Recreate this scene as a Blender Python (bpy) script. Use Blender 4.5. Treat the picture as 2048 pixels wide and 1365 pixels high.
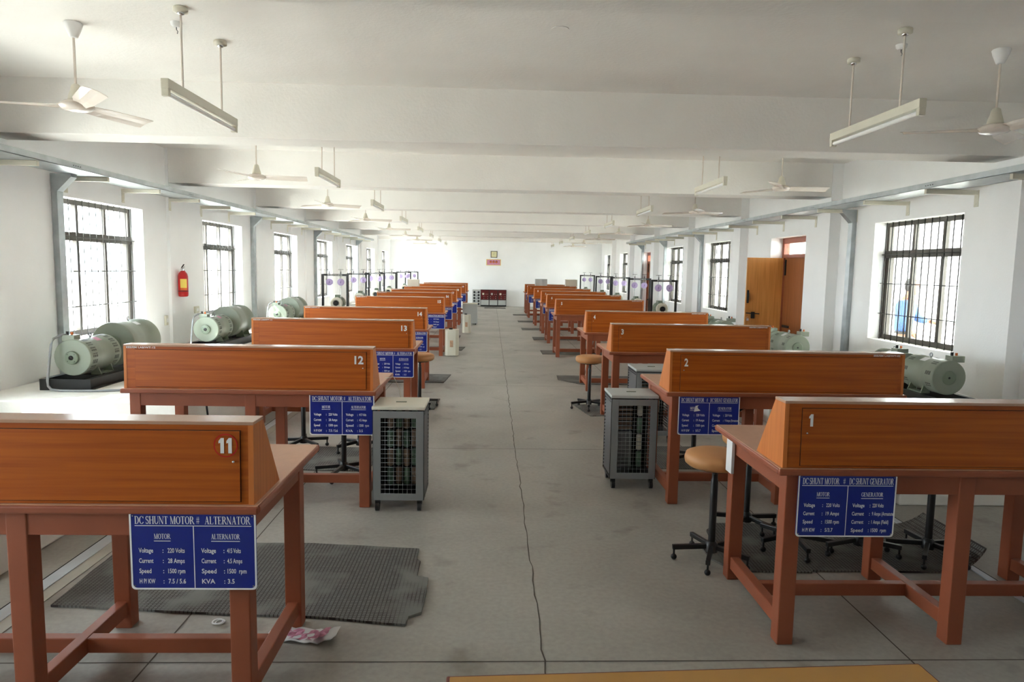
import bpy, math, random
from mathutils import Vector, Matrix
random.seed(7)
PI = math.pi
S = 1.12                      # everything is drawn at 1:1.12 and enlarged once, at the very end
scene = bpy.context.scene
for o in list(bpy.data.objects): bpy.data.objects.remove(o)
C = scene.collection

# ------------------------------------------------------------------ camera
W, H = 2048, 1365
FPX, PITCH, YAW, ROLL, CAMH = 1379.6, -.10368, .032075, .017981, 1.6
cd = bpy.data.cameras.new('camera'); cam = bpy.data.objects.new('camera', cd); C.objects.link(cam)
cd.sensor_width = 36; cd.lens = FPX / W * 36; cd.clip_end = 400; cd.clip_start = .02
f = Vector((math.sin(YAW) * math.cos(PITCH), math.cos(YAW) * math.cos(PITCH), math.sin(PITCH)))
r0 = Vector((math.cos(YAW), -math.sin(YAW), 0)); u0 = r0.cross(f)
rr = r0 * math.cos(ROLL) + u0 * math.sin(ROLL); uu = -r0 * math.sin(ROLL) + u0 * math.cos(ROLL)
cam.matrix_world = Matrix(((rr.x, uu.x, -f.x, 0), (rr.y, uu.y, -f.y, 0), (rr.z, uu.z, -f.z, CAMH * S), (0, 0, 0, 1)))
scene.camera = cam
# ------------------------------------------------------------------ light, exposure
scene.view_settings.view_transform = 'Standard'; scene.view_settings.look = 'None'
scene.view_settings.gamma = 1; scene.view_settings.exposure = 2.27
try: scene.view_settings.use_curve_mapping = False
except Exception: pass
wd = bpy.data.worlds.new('world'); scene.world = wd; wd.use_nodes = True
bg = wd.node_tree.nodes['Background']; bg.inputs[0].default_value = (.90, .95, 1, 1); bg.inputs[1].default_value = 6.0
sd = bpy.data.lights.new('sun', 'SUN'); sd.energy = 5; sd.angle = .01; sd.color = (1, .97, .92)
sun = bpy.data.objects.new('sun', sd); C.objects.link(sun)
sun.rotation_euler = Vector((.84, .45, -1.0)).to_track_quat('-Z', 'Y').to_euler()
cy = scene.cycles
cy.max_bounces = 12; cy.diffuse_bounces = 8; cy.glossy_bounces = 4; cy.transmission_bounces = 4; cy.transparent_max_bounces = 12
cy.use_denoising = True; cy.sample_clamp_indirect = 8; cy.caustics_reflective = False; cy.caustics_refractive = False

# room numbers (before enlarging)
XL, XR = -4.3, 4.75           # wall faces
CL, CRR = -4.26, 4.6          # column faces
ZB, ZC = 2.65, 3.1            # beam soffit, ceiling
BAY, B0 = 3.4, 5.97           # bay pitch, near face of the first full beam
BW = .36
YN, YF = -4.5, 29.77
PLZ = .47                     # height of the concrete machine plinths
def bk(k): return B0 + BAY * k

def portal(x, y0, y1, z0, z1, side):
    a = bpy.data.lights.new('window_daylight', 'AREA'); a.shape = 'RECTANGLE'; a.size = (y1 - y0) * S; a.size_y = (z1 - z0) * S
    a.cycles.is_portal = True
    o = bpy.data.objects.new('window_daylight', a); C.objects.link(o)
    o.location = (x, (y0 + y1) / 2, (z0 + z1) / 2)
    # local x along world y, local y up, -z into the room
    d = Vector((1, 0, 0)) if side < 0 else Vector((-1, 0, 0))
    zl = -d; yl = Vector((0, 0, 1)); xl = yl.cross(zl)
    o.matrix_world = Matrix(((xl.x, yl.x, zl.x, x), (xl.y, yl.y, zl.y, (y0 + y1) / 2), (xl.z, yl.z, zl.z, (z0 + z1) / 2), (0, 0, 0, 1)))

# ------------------------------------------------------------------ materials
def srgb(r, g, b):
    def c(v):
        v /= 255
        return v / 12.92 if v <= .04045 else ((v + .055) / 1.055) ** 2.4
    return (c(r), c(g), c(b), 1)
def mat(name, col, rough=.5, metal=0, bump=0, bscale=40, var=0, vscale=3, spec=.5, coat=0):
    m = bpy.data.materials.new(name); m.use_nodes = True; nt = m.node_tree; p = nt.nodes['Principled BSDF']
    p.inputs['Base Color'].default_value = col; p.inputs['Roughness'].default_value = rough; p.inputs['Metallic'].default_value = metal
    p.inputs['Specular IOR Level'].default_value = spec; p.inputs['Coat Weight'].default_value = coat
    tc = nt.nodes.new('ShaderNodeTexCoord')
    if var:
        n = nt.nodes.new('ShaderNodeTexNoise'); n.inputs['Scale'].default_value = vscale; n.inputs['Detail'].default_value = 5
        nt.links.new(tc.outputs['Object'], n.inputs['Vector'])
        r = nt.nodes.new('ShaderNodeValToRGB'); r.color_ramp.elements[0].position = .3; r.color_ramp.elements[1].position = .7
        r.color_ramp.elements[0].color = tuple(v * (1 - var) for v in col[:3]) + (1,)
        r.color_ramp.elements[1].color = tuple(min(1, v * (1 + var * .6)) for v in col[:3]) + (1,)
        nt.links.new(n.outputs['Fac'], r.inputs['Fac']); nt.links.new(r.outputs['Color'], p.inputs['Base Color'])
    if bump:
        n = nt.nodes.new('ShaderNodeTexNoise'); n.inputs['Scale'].default_value = bscale; n.inputs['Detail'].default_value = 4
        nt.links.new(tc.outputs['Object'], n.inputs['Vector'])
        b = nt.nodes.new('ShaderNodeBump'); b.inputs['Strength'].default_value = bump; b.inputs['Distance'].default_value = .01
        nt.links.new(n.outputs['Fac'], b.inputs['Height']); nt.links.new(b.outputs['Normal'], p.inputs['Normal'])
    return m
def wood(name, c1, c2, rough, axis='X', sc=1.0):
    m = bpy.data.materials.new(name); m.use_nodes = True; nt = m.node_tree; p = nt.nodes['Principled BSDF']
    tc = nt.nodes.new('ShaderNodeTexCoord'); mp = nt.nodes.new('ShaderNodeMapping')
    st = {'X': (.9, 30, 30), 'Z': (30, 30, .9), 'Y': (30, .9, 30)}[axis]
    mp.inputs['Scale'].default_value = tuple(v * sc for v in st)
    nt.links.new(tc.outputs['Object'], mp.inputs['Vector'])
    n = nt.nodes.new('ShaderNodeTexNoise'); n.inputs['Scale'].default_value = 1.6; n.inputs['Detail'].default_value = 6; n.inputs['Distortion'].default_value = .4
    nt.links.new(mp.outputs['Vector'], n.inputs['Vector'])
    r = nt.nodes.new('ShaderNodeValToRGB'); e = r.color_ramp.elements
    e[0].position = .33; e[1].position = .66; e[0].color = c1; e[1].color = c2
    nt.links.new(n.outputs['Fac'], r.inputs['Fac']); nt.links.new(r.outputs['Color'], p.inputs['Base Color'])
    p.inputs['Roughness'].default_value = rough; p.inputs['Specular IOR Level'].default_value = .35
    return m
M = {}
M['wall'] = mat('white_plaster', srgb(247, 247, 247), .85, bump=.12, bscale=60, var=.03, vscale=1.5)
M['ceil'] = mat('ceiling_plaster', srgb(244, 242, 238), .9, bump=.25, bscale=45, var=.03, vscale=2)
M['lam'] = wood('orange_laminate', srgb(158, 74, 18), srgb(184, 96, 28), .38, 'X')
M['lamend_lit'] = wood('orange_laminate_lit_end', srgb(196, 112, 55), srgb(214, 130, 68), .38, 'Z')  # paler copy of the laminate, window light on the end panels painted in
M['lamtop'] = mat('panel_top_strip', srgb(190, 150, 125), .22, var=.06, vscale=8)
M['paint'] = mat('brown_enamel_paint', srgb(150, 80, 52), .45, var=.08, vscale=6, bump=.05, bscale=30)
M['top'] = mat('tan_tabletop', srgb(196, 150, 122), .4, bump=.05, bscale=120, var=.05, vscale=20)
M['blue'] = mat('blue_enamel_sign', srgb(22, 38, 132), .28)
M['white'] = mat('white_paint', srgb(238, 238, 238), .5)
M['black'] = mat('black_enamel', srgb(24, 24, 25), .35)
M['blackm'] = mat('matt_black', srgb(30, 30, 30), .7)
M['green'] = mat('grey_green_paint', srgb(138, 146, 131), .4, var=.05, vscale=5)
M['greend'] = mat('grey_green_dark', srgb(118, 130, 112), .45, var=.06, vscale=5)
M['cream'] = mat('cream_paint', srgb(218, 214, 198), .5, var=.05, vscale=4)
M['galv'] = mat('galvanised_steel', srgb(176, 182, 184), .38, .75, var=.15, vscale=9)
M['louvre'] = mat('dark_louvre', srgb(62, 64, 66), .45)
M['grey'] = mat('grey_hammer_paint', srgb(142, 145, 146), .45, .3, bump=.06, bscale=200)
M['greyl'] = mat('light_grey_panel', srgb(182, 186, 184), .5)
M['chrome'] = mat('chrome', srgb(210, 210, 210), .15, 1)
M['frame'] = mat('window_frame_brown', srgb(72, 66, 58), .4, .2)
M['bar'] = mat('window_bar', srgb(60, 58, 55), .45, .3)
M['tan'] = mat('tan_vinyl', srgb(196, 140, 88), .5, bump=.05, bscale=90)
M['red'] = mat('red_enamel', srgb(190, 26, 30), .3)
M['maroon'] = mat('maroon_bakelite', srgb(96, 22, 24), .35)
M['yellow'] = mat('yellow_label', srgb(232, 205, 95), .6)
M['orange'] = mat('orange_plastic', srgb(220, 110, 40), .5)
M['lilac'] = mat('lilac_dial', srgb(190, 172, 214), .45)
M['purple'] = mat('purple_ink', srgb(96, 66, 150), .5)
M['ceramic'] = mat('green_resistor', srgb(110, 140, 118), .5, var=.2, vscale=12)
M['ceramicb'] = mat('brown_resistor', srgb(150, 126, 108), .5, var=.2, vscale=12)
M['pink'] = mat('pink_print', srgb(206, 140, 165), .6, var=.25, vscale=60)
M['paper'] = mat('white_paper', srgb(225, 225, 225), .7)
M['fan'] = mat('fan_white', srgb(225, 215, 205), .18)
M['fandark'] = mat('fan_shade', srgb(160, 150, 140), .4)
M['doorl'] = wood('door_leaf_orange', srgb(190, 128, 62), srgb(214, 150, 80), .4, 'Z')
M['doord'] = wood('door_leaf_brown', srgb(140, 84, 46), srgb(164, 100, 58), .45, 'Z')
M['ochre'] = mat('ochre_laminate', srgb(190, 140, 68), .42, var=.08, vscale=5)
M['edge'] = mat('dark_red_edging', srgb(110, 48, 38), .5)
M['clockf'] = mat('clock_face', srgb(215, 210, 165), .5)
M['dark'] = mat('dark_gap', srgb(20, 18, 16), .9)
M['rust'] = mat('faded_print', srgb(200, 160, 130), .7, var=.2, vscale=40)
M['joint'] = mat('floor_joint', srgb(84, 78, 70), .9)
M['seam'] = mat('dark_brown_seam', srgb(58, 24, 12), .8)
M['cable'] = mat('grey_conduit', srgb(140, 142, 144), .5)
M['steel'] = mat('pale_steel_strip', srgb(200, 206, 212), .45, .2, var=.1, vscale=6)
M['shirt'] = mat('blue_striped_shirt', srgb(120, 160, 205), .8)
M['trouser'] = mat('dark_trousers', srgb(60, 66, 78), .85)
M['skin'] = mat('skin', srgb(150, 104, 80), .55)
M['hair'] = mat('black_hair', srgb(24, 22, 22), .6)
M['ground'] = mat('pale_ground', srgb(215, 210, 200), .9, var=.1, vscale=.6)
M['far'] = mat('pale_far_wall', srgb(225, 225, 222), .9)
M['concrete'] = mat('bare_concrete', srgb(176, 172, 160), .85, bump=.3, bscale=30, var=.12, vscale=3)
M['plinth'] = mat('whitewashed_plinth', srgb(236, 234, 228), .85, bump=.2, bscale=25, var=.06, vscale=4)

def floor_mat():
    m = bpy.data.materials.new('polished_concrete'); m.use_nodes = True; nt = m.node_tree; p = nt.nodes['Principled BSDF']; L = nt.links
    tc = nt.nodes.new('ShaderNodeTexCoord')
    def noise(s, d=6, dist=0):
        n = nt.nodes.new('ShaderNodeTexNoise'); n.inputs['Scale'].default_value = s; n.inputs['Detail'].default_value = d; n.inputs['Distortion'].default_value = dist
        L.new(tc.outputs['Object'], n.inputs['Vector']); return n.outputs['Fac']
    def ramp(src, p0, c0, p1, c1):
        r = nt.nodes.new('ShaderNodeValToRGB'); e = r.color_ramp.elements; e[0].position = p0; e[1].position = p1; e[0].color = c0; e[1].color = c1
        L.new(src, r.inputs['Fac']); return r.outputs['Color']
    def mul(a, b, f=1.0):
        x = nt.nodes.new('ShaderNodeMix'); x.data_type = 'RGBA'; x.blend_type = 'MULTIPLY'; x.inputs['Factor'].default_value = f
        L.new(a, x.inputs['A']); L.new(b, x.inputs['B']); return x.outputs['Result']
    base = ramp(noise(.9, 7, .6), .3, srgb(146, 142, 134), .7, srgb(170, 166, 157))
    spots = ramp(noise(3.2, 3), .27, (.70, .68, .66, 1), .40, (1, 1, 1, 1))
    fine = ramp(noise(38, 3), .3, (.9, .9, .9, 1), .7, (1.05, 1.05, 1.05, 1))
    col = mul(mul(base, spots), fine)
    L.new(col, p.inputs['Base Color'])
    r = nt.nodes.new('ShaderNodeMapRange'); r.inputs['To Min'].default_value = .38; r.inputs['To Max'].default_value = .6
    L.new(noise(2.1, 5), r.inputs['Value']); L.new(r.outputs['Result'], p.inputs['Roughness'])
    return m
M['floor'] = floor_mat()
def mat_rubber():
    m = bpy.data.materials.new('ribbed_rubber'); m.use_nodes = True; nt = m.node_tree; p = nt.nodes['Principled BSDF']; L = nt.links
    tc = nt.nodes.new('ShaderNodeTexCoord'); br = nt.nodes.new('ShaderNodeTexBrick')
    br.inputs['Scale'].default_value = 1; br.inputs['Brick Width'].default_value = .019; br.inputs['Row Height'].default_value = .016; br.inputs['Mortar Size'].default_value = .0028
    br.offset = 0; br.inputs['Color1'].default_value = srgb(112, 112, 106); br.inputs['Color2'].default_value = srgb(98, 98, 94); br.inputs['Mortar'].default_value = srgb(58, 50, 46)
    L.new(tc.outputs['Object'], br.inputs['Vector'])
    n = nt.nodes.new('ShaderNodeTexNoise'); n.inputs['Scale'].default_value = 4; L.new(tc.outputs['Object'], n.inputs['Vector'])
    x = nt.nodes.new('ShaderNodeMix'); x.data_type = 'RGBA'; r = nt.nodes.new('ShaderNodeValToRGB'); r.color_ramp.elements[0].position = .5; r.color_ramp.elements[1].position = .68
    L.new(n.outputs['Fac'], r.inputs['Fac']); L.new(r.outputs['Color'], x.inputs['Factor']); L.new(br.outputs['Color'], x.inputs['A']); x.inputs['B'].default_value = srgb(112, 112, 106)
    L.new(x.outputs['Result'], p.inputs['Base Color']); p.inputs['Roughness'].default_value = .8
    return m
M['rubber'] = mat_rubber()
def mat_glass():
    m = bpy.data.materials.new('window_glass'); m.use_nodes = True; nt = m.node_tree
    for n in list(nt.nodes):
        if n.type == 'BSDF_PRINCIPLED': nt.nodes.remove(n)
    o = nt.nodes['Material Output']; t = nt.nodes.new('ShaderNodeBsdfTransparent'); g = nt.nodes.new('ShaderNodeBsdfGlossy'); g.inputs['Roughness'].default_value = .05
    t.inputs[0].default_value = (.93, .96, .96, 1)
    x = nt.nodes.new('ShaderNodeMixShader'); x.inputs[0].default_value = .05
    nt.links.new(t.outputs[0], x.inputs[1]); nt.links.new(g.outputs[0], x.inputs[2]); nt.links.new(x.outputs[0], o.inputs[0]); return m
M['glass'] = mat_glass()
def mat_stripes():
    m = bpy.data.materials.new('striped_shirt'); m.use_nodes = True; nt = m.node_tree; p = nt.nodes['Principled BSDF']
    tc = nt.nodes.new('ShaderNodeTexCoord'); w = nt.nodes.new('ShaderNodeTexWave'); w.inputs['Scale'].default_value = 14; w.bands_direction = 'Y'
    nt.links.new(tc.outputs['Object'], w.inputs['Vector']); r = nt.nodes.new('ShaderNodeValToRGB')
    r.color_ramp.elements[0].color = srgb(40, 66, 118); r.color_ramp.elements[1].color = srgb(86, 118, 168)
    nt.links.new(w.outputs['Fac'], r.inputs['Fac']); nt.links.new(r.outputs['Color'], p.inputs['Base Color']); p.inputs['Roughness'].default_value = .8; return m
M['shirt'] = mat_stripes()

# ------------------------------------------------------------------ mesh helpers
class MB:
    def __init__(s): s.v = []; s.f = []; s.m = []; s.cur = 0; s.smooth = []
    def add(s, vs, fs, sm=False, mi=None):
        b = len(s.v); s.v += [tuple(v) for v in vs]
        for q in fs: s.f.append(tuple(b + i for i in q)); s.m.append(s.cur if mi is None else mi); s.smooth.append(sm)
        return s
    def box(s, x0, x1, y0, y1, z0, z1, mi=None):
        vs = [(x, y, z) for x in (x0, x1) for y in (y0, y1) for z in (z0, z1)]
        return s.add(vs, [(0, 1, 3, 2), (4, 6, 7, 5), (0, 4, 5, 1), (2, 3, 7, 6), (0, 2, 6, 4), (1, 5, 7, 3)], mi=mi)
    def cbox(s, c, d, mi=None): return s.box(c[0] - d[0] / 2, c[0] + d[0] / 2, c[1] - d[1] / 2, c[1] + d[1] / 2, c[2] - d[2] / 2, c[2] + d[2] / 2, mi)
    def prism(s, poly, a0, a1, axis='z', mi=None, sm=False):
        # poly: 2D points; axis: extrusion axis
        n = len(poly)
        def P(p, a): return {'z': (p[0], p[1], a), 'y': (p[0], a, p[1]), 'x': (a, p[0], p[1])}[axis]
        vs = [P(p, a0) for p in poly] + [P(p, a1) for p in poly]
        s.add(vs, [tuple(range(n))[::-1], tuple(range(n, 2 * n))], mi=mi)
        return s.add(vs, [(i, (i + 1) % n, n + (i + 1) % n, n + i) for i in range(n)], sm=sm, mi=mi)
    def lathe(s, prof, c, axis='z', n=24, mi=None, sm=True, caps=True):
        # prof: [(r, h)], around c along axis
        vs = []; fs = []
        for r, h in prof:
            for i in range(n):
                a = 2 * PI * i / n; p, q = r * math.cos(a), r * math.sin(a)
                vs.append({'z': (c[0] + p, c[1] + q, c[2] + h), 'y': (c[0] + p, c[1] + h, c[2] + q), 'x': (c[0] + h, c[1] + p, c[2] + q)}[axis])
        k = len(prof)
        for j in range(k - 1):
            for i in range(n): fs.append((j * n + i, j * n + (i + 1) % n, (j + 1) * n + (i + 1) % n, (j + 1) * n + i))
        s.add(vs, fs, sm=sm, mi=mi)
        if not caps: return s
        if prof[0][0] > 1e-5: s.add([vs[i] for i in range(n)], [tuple(range(n))[::-1]], mi=mi)
        if prof[-1][0] > 1e-5: s.add([vs[(k - 1) * n + i] for i in range(n)], [tuple(range(n))], mi=mi)
        return s
    def cyl(s, c, r, h, axis='z', n=16, mi=None): return s.lathe([(r, 0), (r, h)], c, axis, n, mi)
    def tube(s, pts, r, n=8, mi=None):
        pts = [Vector(p) for p in pts]; vs = []; fs = []
        for i, p in enumerate(pts):
            t = (pts[min(i + 1, len(pts) - 1)] - pts[max(i - 1, 0)]).normalized()
            a = Vector((0, 0, 1)) if abs(t.z) < .9 else Vector((1, 0, 0))
            u = t.cross(a).normalized(); w = t.cross(u)
            for k in range(n):
                an = 2 * PI * k / n; vs.append(p + (u * math.cos(an) + w * math.sin(an)) * r)
        for i in range(len(pts) - 1):
            for k in range(n): fs.append((i * n + k, i * n + (k + 1) % n, (i + 1) * n + (k + 1) % n, (i + 1) * n + k))
        fs.append(tuple(range(n))); fs.append(tuple(range((len(pts) - 1) * n, len(pts) * n))[::-1])
        return s.add(vs, fs, sm=True, mi=mi)
    def bar(s, p0, p1, w, h, mi=None):
        # rectangular bar between two points, h vertical-ish
        p0, p1 = Vector(p0), Vector(p1); t = (p1 - p0).normalized(); up = Vector((0, 0, 1)) if abs(t.z) < .95 else Vector((0, 1, 0))
        u = t.cross(up).normalized(); v = u.cross(t)
        vs = [p + u * a * w / 2 + v * b * h / 2 for p in (p0, p1) for a, b in ((-1, -1), (1, -1), (1, 1), (-1, 1))]
        return s.add(vs, [(0, 1, 2, 3), (7, 6, 5, 4), (0, 4, 5, 1), (1, 5, 6, 2), (2, 6, 7, 3), (3, 7, 4, 0)], mi=mi)
    def ball(s, c, r, n=12, mi=None, sz=1):
        return s.lathe([(max(1e-4, r * math.sin(PI * j / 8)), -r * sz * math.cos(PI * j / 8)) for j in range(9)], c, 'z', n, mi)
    def torus(s, c, R, r, axis='y', n=16, k=6, mi=None):
        vs = []; fs = []
        for i in range(n):
            a = 2 * PI * i / n
            for j in range(k):
                b = 2 * PI * j / k; q = R + r * math.cos(b); p = (q * math.cos(a), q * math.sin(a), r * math.sin(b))
                vs.append({'y': (c[0] + p[0], c[1] + p[2], c[2] + p[1]), 'z': (c[0] + p[0], c[1] + p[1], c[2] + p[2]), 'x': (c[0] + p[2], c[1] + p[0], c[2] + p[1])}[axis])
        for i in range(n):
            for j in range(k): fs.append((i * k + j, i * k + (j + 1) % k, ((i + 1) % n) * k + (j + 1) % k, ((i + 1) % n) * k + j))
        return s.add(vs, fs, sm=True, mi=mi)
    def mesh(s, name, mats):
        me = bpy.data.meshes.new(name); me.from_pydata(s.v, [], s.f); me.validate()
        for m in (mats if isinstance(mats, (list, tuple)) else [mats]): me.materials.append(m)
        if len(me.polygons) == len(s.f):
            me.polygons.foreach_set('material_index', s.m); me.polygons.foreach_set('use_smooth', s.smooth)
        me.update(); return me
    def build(s, name, mats, parent=None, loc=(0, 0, 0), bevel=0):
        import bmesh
        me = s.mesh(name, mats)
        bm = bmesh.new(); bm.from_mesh(me); bmesh.ops.recalc_face_normals(bm, faces=bm.faces[:]); bm.to_mesh(me); bm.free()
        o = bpy.data.objects.new(name, me); C.objects.link(o); o.location = loc
        if parent: o.parent = parent
        if bevel:
            b = o.modifiers.new('bevel', 'BEVEL'); b.width = bevel; b.segments = 2; b.limit_method = 'ANGLE'; b.angle_limit = .8
        return o
def tag(o, label=None, cat=None, group=None, kind=None):
    if label: o['label'] = label
    if cat: o['category'] = cat
    if group: o['group'] = group
    if kind: o['kind'] = kind
    return o
def empty(name, loc=(0, 0, 0), label=None, cat=None, group=None, rz=0, kind=None):
    o = bpy.data.objects.new(name, None); C.objects.link(o); o.location = loc; o.rotation_euler = (0, 0, rz); o.empty_display_size = .1
    return tag(o, label, cat, group, kind)
KIDS = {}
def kids(o): return [c for c in bpy.data.objects if c.parent == o]
def copy_tree(o, loc=None, label=None, rz=None, group=None, parent=None):
    c = o.copy(); C.objects.link(c)
    if parent is not None: c.parent = parent
    if loc is not None: c.location = loc
    if rz is not None: c.rotation_euler = (0, 0, rz)
    if label: c['label'] = label
    if group: c['group'] = group
    for ch in kids(o): copy_tree(ch, parent=c)
    return c
ORD = ['first', 'second', 'third', 'fourth', 'fifth', 'sixth', 'seventh', 'eighth', 'ninth', 'tenth', 'eleventh', 'twelfth']
NUMW = {1: 'one', 2: 'two', 3: 'three', 4: 'four', 5: 'five', 6: 'six', 7: 'seven', 8: 'eight', 9: 'nine', 10: 'ten', 11: 'eleven', 12: 'twelve',
        13: 'thirteen', 14: 'fourteen', 15: 'fifteen', 16: 'sixteen', 17: 'seventeen', 18: 'eighteen', 19: 'nineteen', 20: 'twenty'}

# ---- lettering: sans from the built-in font, serif capitals drawn as polygons; all lie in the XZ plane facing -Y
_tc = {}
def sans(mb, text, x, z, h, w=None, y=0, bold=.0, mi=None, align='L'):
    """text with cap height about h, left edge x, baseline z, squeezed to width w"""
    key = (text, bold)
    if key not in _tc:
        cu = bpy.data.curves.new('t', 'FONT'); cu.body = text; cu.size = 1; cu.offset = bold; cu.resolution_u = 2
        ob = bpy.data.objects.new('t', cu); C.objects.link(ob); dg = bpy.context.evaluated_depsgraph_get()
        me = bpy.data.meshes.new_from_object(ob.evaluated_get(dg)); _tc[key] = ([v.co[:] for v in me.vertices], [tuple(p.vertices) for p in me.polygons])
        bpy.data.objects.remove(ob); bpy.data.curves.remove(cu); bpy.data.meshes.remove(me)
    vs, fs = _tc[key]; x0 = min(v[0] for v in vs); x1 = max(v[0] for v in vs); sz = h / .72
    sx = sz if w is None else w / (x1 - x0)
    if align == 'C': x -= sx * (x1 - x0) / 2
    mb.add([(x + (v[0] - x0) * sx, y, z + v[1] * sz) for v in vs], fs, mi=mi)
T, t = .17, .055
def ring(cx, cz, rx, rz, a0, a1, th=T, tn=t, n=16):
    out = []
    for i in range(n + 1):
        a = a0 + (a1 - a0) * i / n; out.append((cx + rx * math.cos(a), cz + rz * math.sin(a), cx + (rx - th) * math.cos(a), cz + (rz - tn) * math.sin(a)))
    return [[(p[0], p[1]), (q[0], q[1]), (q[2], q[3]), (p[2], p[3])] for p, q in zip(out, out[1:])]
def R_(x0, z0, x1, z1): return [(x0, z0), (x1, z0), (x1, z1), (x0, z1)]
def stem(x, w=T, z0=0, z1=1, s0=1, s1=1, e=.07):
    q = [R_(x, z0, x + w, z1)]
    if s0: q.append(R_(x - e, z0, x + w + e, z0 + .04))
    if s1: q.append(R_(x - e, z1 - .04, x + w + e, z1))
    return q
def diag(x0, z0, x1, z1, w): return [[(x0, z0), (x0 + w, z0), (x1 + w, z1), (x1, z1)]]
SER = {
 'D': (.80, stem(.08) + [R_(.1, .95, .4, 1), R_(.1, 0, .4, .05)] + ring(.36, .5, .40, .5, -PI / 2, PI / 2)),
 'C': (.76, ring(.44, .5, .42, .51, .55, 2 * PI - .55) + [R_(.74, .66, .78, .99)]),
 'G': (.82, ring(.44, .5, .42, .51, .55, 2 * PI - .6) + [R_(.74, .66, .78, .99)] + stem(.60, T, .08, .46, 0, 1)),
 'O': (.84, ring(.42, .5, .40, .51, 0, 2 * PI, n=24)),
 'S': (.62, ring(.31, .74, .27, .27, .5, PI * 1.25, .13, .06) + ring(.31, .27, .27, .28, -PI * .9 + .2, PI * .32, .14, .06) + [[(.1, .58), (.2, .47), (.50, .40), (.44, .56)], R_(.50, .72, .54, .99), R_(.06, .02, .10, .3)]),
 'H': (.86, stem(.08) + stem(.61) + [R_(.2, .48, .65, .53)]),
 'U': (.84, stem(.08, T, .28, 1, 0, 1) + stem(.68, .06, .28, 1, 0, 1) + ring(.41, .3, .33, .31, PI, 2 * PI, .16, .07)),
 'N': (.86, stem(.10, .06) + stem(.68, .06, 0, 1, 0, 1) + diag(.60, 0, .02, 1, T)),
 'T': (.74, stem(.285, T, 0, 1, 1, 0) + [R_(.02, .95, .72, 1), R_(.02, .76, .06, 1), R_(.68, .76, .72, 1)]),
 'M': (1.0, stem(.10, .06) + stem(.74, T) + diag(.42, 0, .06, 1, .15) + diag(.42, .0, .76, 1, .06)),
 'R': (.82, stem(.08) + [R_(.1, .95, .38, 1), R_(.1, .47, .38, .52)] + ring(.36, .735, .28, .265, -PI / 2, PI / 2) + diag(.66, 0, .30, .5, .16) + [R_(.6, 0, .86, .04)]),
 'A': (.84, diag(.10, 0, .38, 1, .06) + diag(.56, 0, .32, 1, .17) + [R_(.2, .30, .62, .35), R_(0, 0, .24, .04), R_(.5, 0, .82, .04)]),
 'L': (.70, stem(.08) + [R_(.1, 0, .66, .05), R_(.62, 0, .66, .26)]),
 'E': (.72, stem(.08) + [R_(.1, 0, .66, .05), R_(.62, 0, .66, .26), R_(.1, .95, .63, 1), R_(.59, .76, .63, 1), R_(.2, .48, .48, .53), R_(.45, .38, .48, .63)]),
 'I': (.36, stem(.10)),
 'P': (.70, stem(.08) + [R_(.1, .95, .38, 1), R_(.1, .43, .38, .48)] + ring(.36, .715, .30, .285, -PI / 2, PI / 2)),
 '#': (.56, [R_(.02, .30, .5, .35), R_(.02, .62, .5, .67)] + diag(.1, .05, .16, .95, .05) + diag(.32, .05, .38, .95, .05)),
 ' ': (.34, []),
}
def serif(mb, text, x, z, h, w, y=0, mi=None, align='L'):
    tot = sum(SER[c][0] for c in text); sx = w / tot
    if align == 'C': x -= w / 2
    cx = 0
    for c in text:
        wd_, polys = SER[c]
        for p in polys: mb.add([(x + (cx + q[0]) * sx, y, z + q[1] * h) for q in p], [tuple(range(len(p)))], mi=mi)
        cx += wd_

# ------------------------------------------------------------------ the setting
def hwall(name, face, back, openings, label):
    """side wall with rectangular openings [(y0,y1,z0,z1)] between x=face and x=back"""
    m = MB(); xa, xb = min(face, back), max(face, back); y = YN - .3
    for (y0, y1, z0, z1) in sorted(openings):
        m.box(xa, xb, y, y0, -.02, ZC + .2)
        if z0 > 0: m.box(xa, xb, y0, y1, -.02, z0)
        m.box(xa, xb, y0, y1, z1, ZC + .2)
        y = y1
    m.box(xa, xb, y, YF + .3, -.02, ZC + .2)
    return tag(m.build(name, M['wall']), label, 'wall', kind='structure')
LW = [(bk(k) + 1.15, bk(k) + 2.78, .80, 2.25) for k in range(-2, 7)]
RWK = [0, 2, 3, 5, 6]; DK = [1, 4]
RWn = [(bk(k) + .92, bk(k) + 2.54, .82, 2.25) for k in RWK]
RD = [(bk(k) + 1.02, bk(k) + 2.32, -.02, 2.2) for k in DK]
hwall('wall_left', XL, XL - .3, LW, 'white plastered wall with barred windows on the side of benches eleven to twenty')
hwall('wall_right', XR, XR + .3, RWn + RD, 'white plastered wall with columns, barred windows and wooden doors')
tag(MB().box(XL - .3, XR + .3, YF, YF + .25, -.02, ZC + .2).build('wall_back', M['wall']), 'plain white end wall with a square clock and a small poster', 'wall', kind='structure')
tag(MB().box(XL - .3, XR + .3, YN - .25, YN, -.02, ZC + .2).build('wall_front', M['wall']), 'plain white wall behind the photographer', 'wall', kind='structure')
tag(MB().box(XL - .4, XR + 3.6, YN - .5, YF + .5, ZC, ZC + .25).build('ceiling', M['ceil']), 'flat white plastered concrete ceiling', 'ceiling', kind='structure')  # slab also overhangs far past the verandah, an unseen addition that shades it
tn = 20
for face, cx, wn in ((XL, CL, 'bright window wall'), (XR, CRR, 'wall with the doors')):
    for i, k in enumerate(range(-3, 7)):
        a, b = sorted((face, cx)); tag(MB().box(a, b, bk(k), bk(k) + BW, 0, ZC).build('trim_%d' % tn, M['wall']), 'white column on the %s, %s from the near end' % (wn, ORD[i]), 'column', kind='structure'); tn += 1
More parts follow.
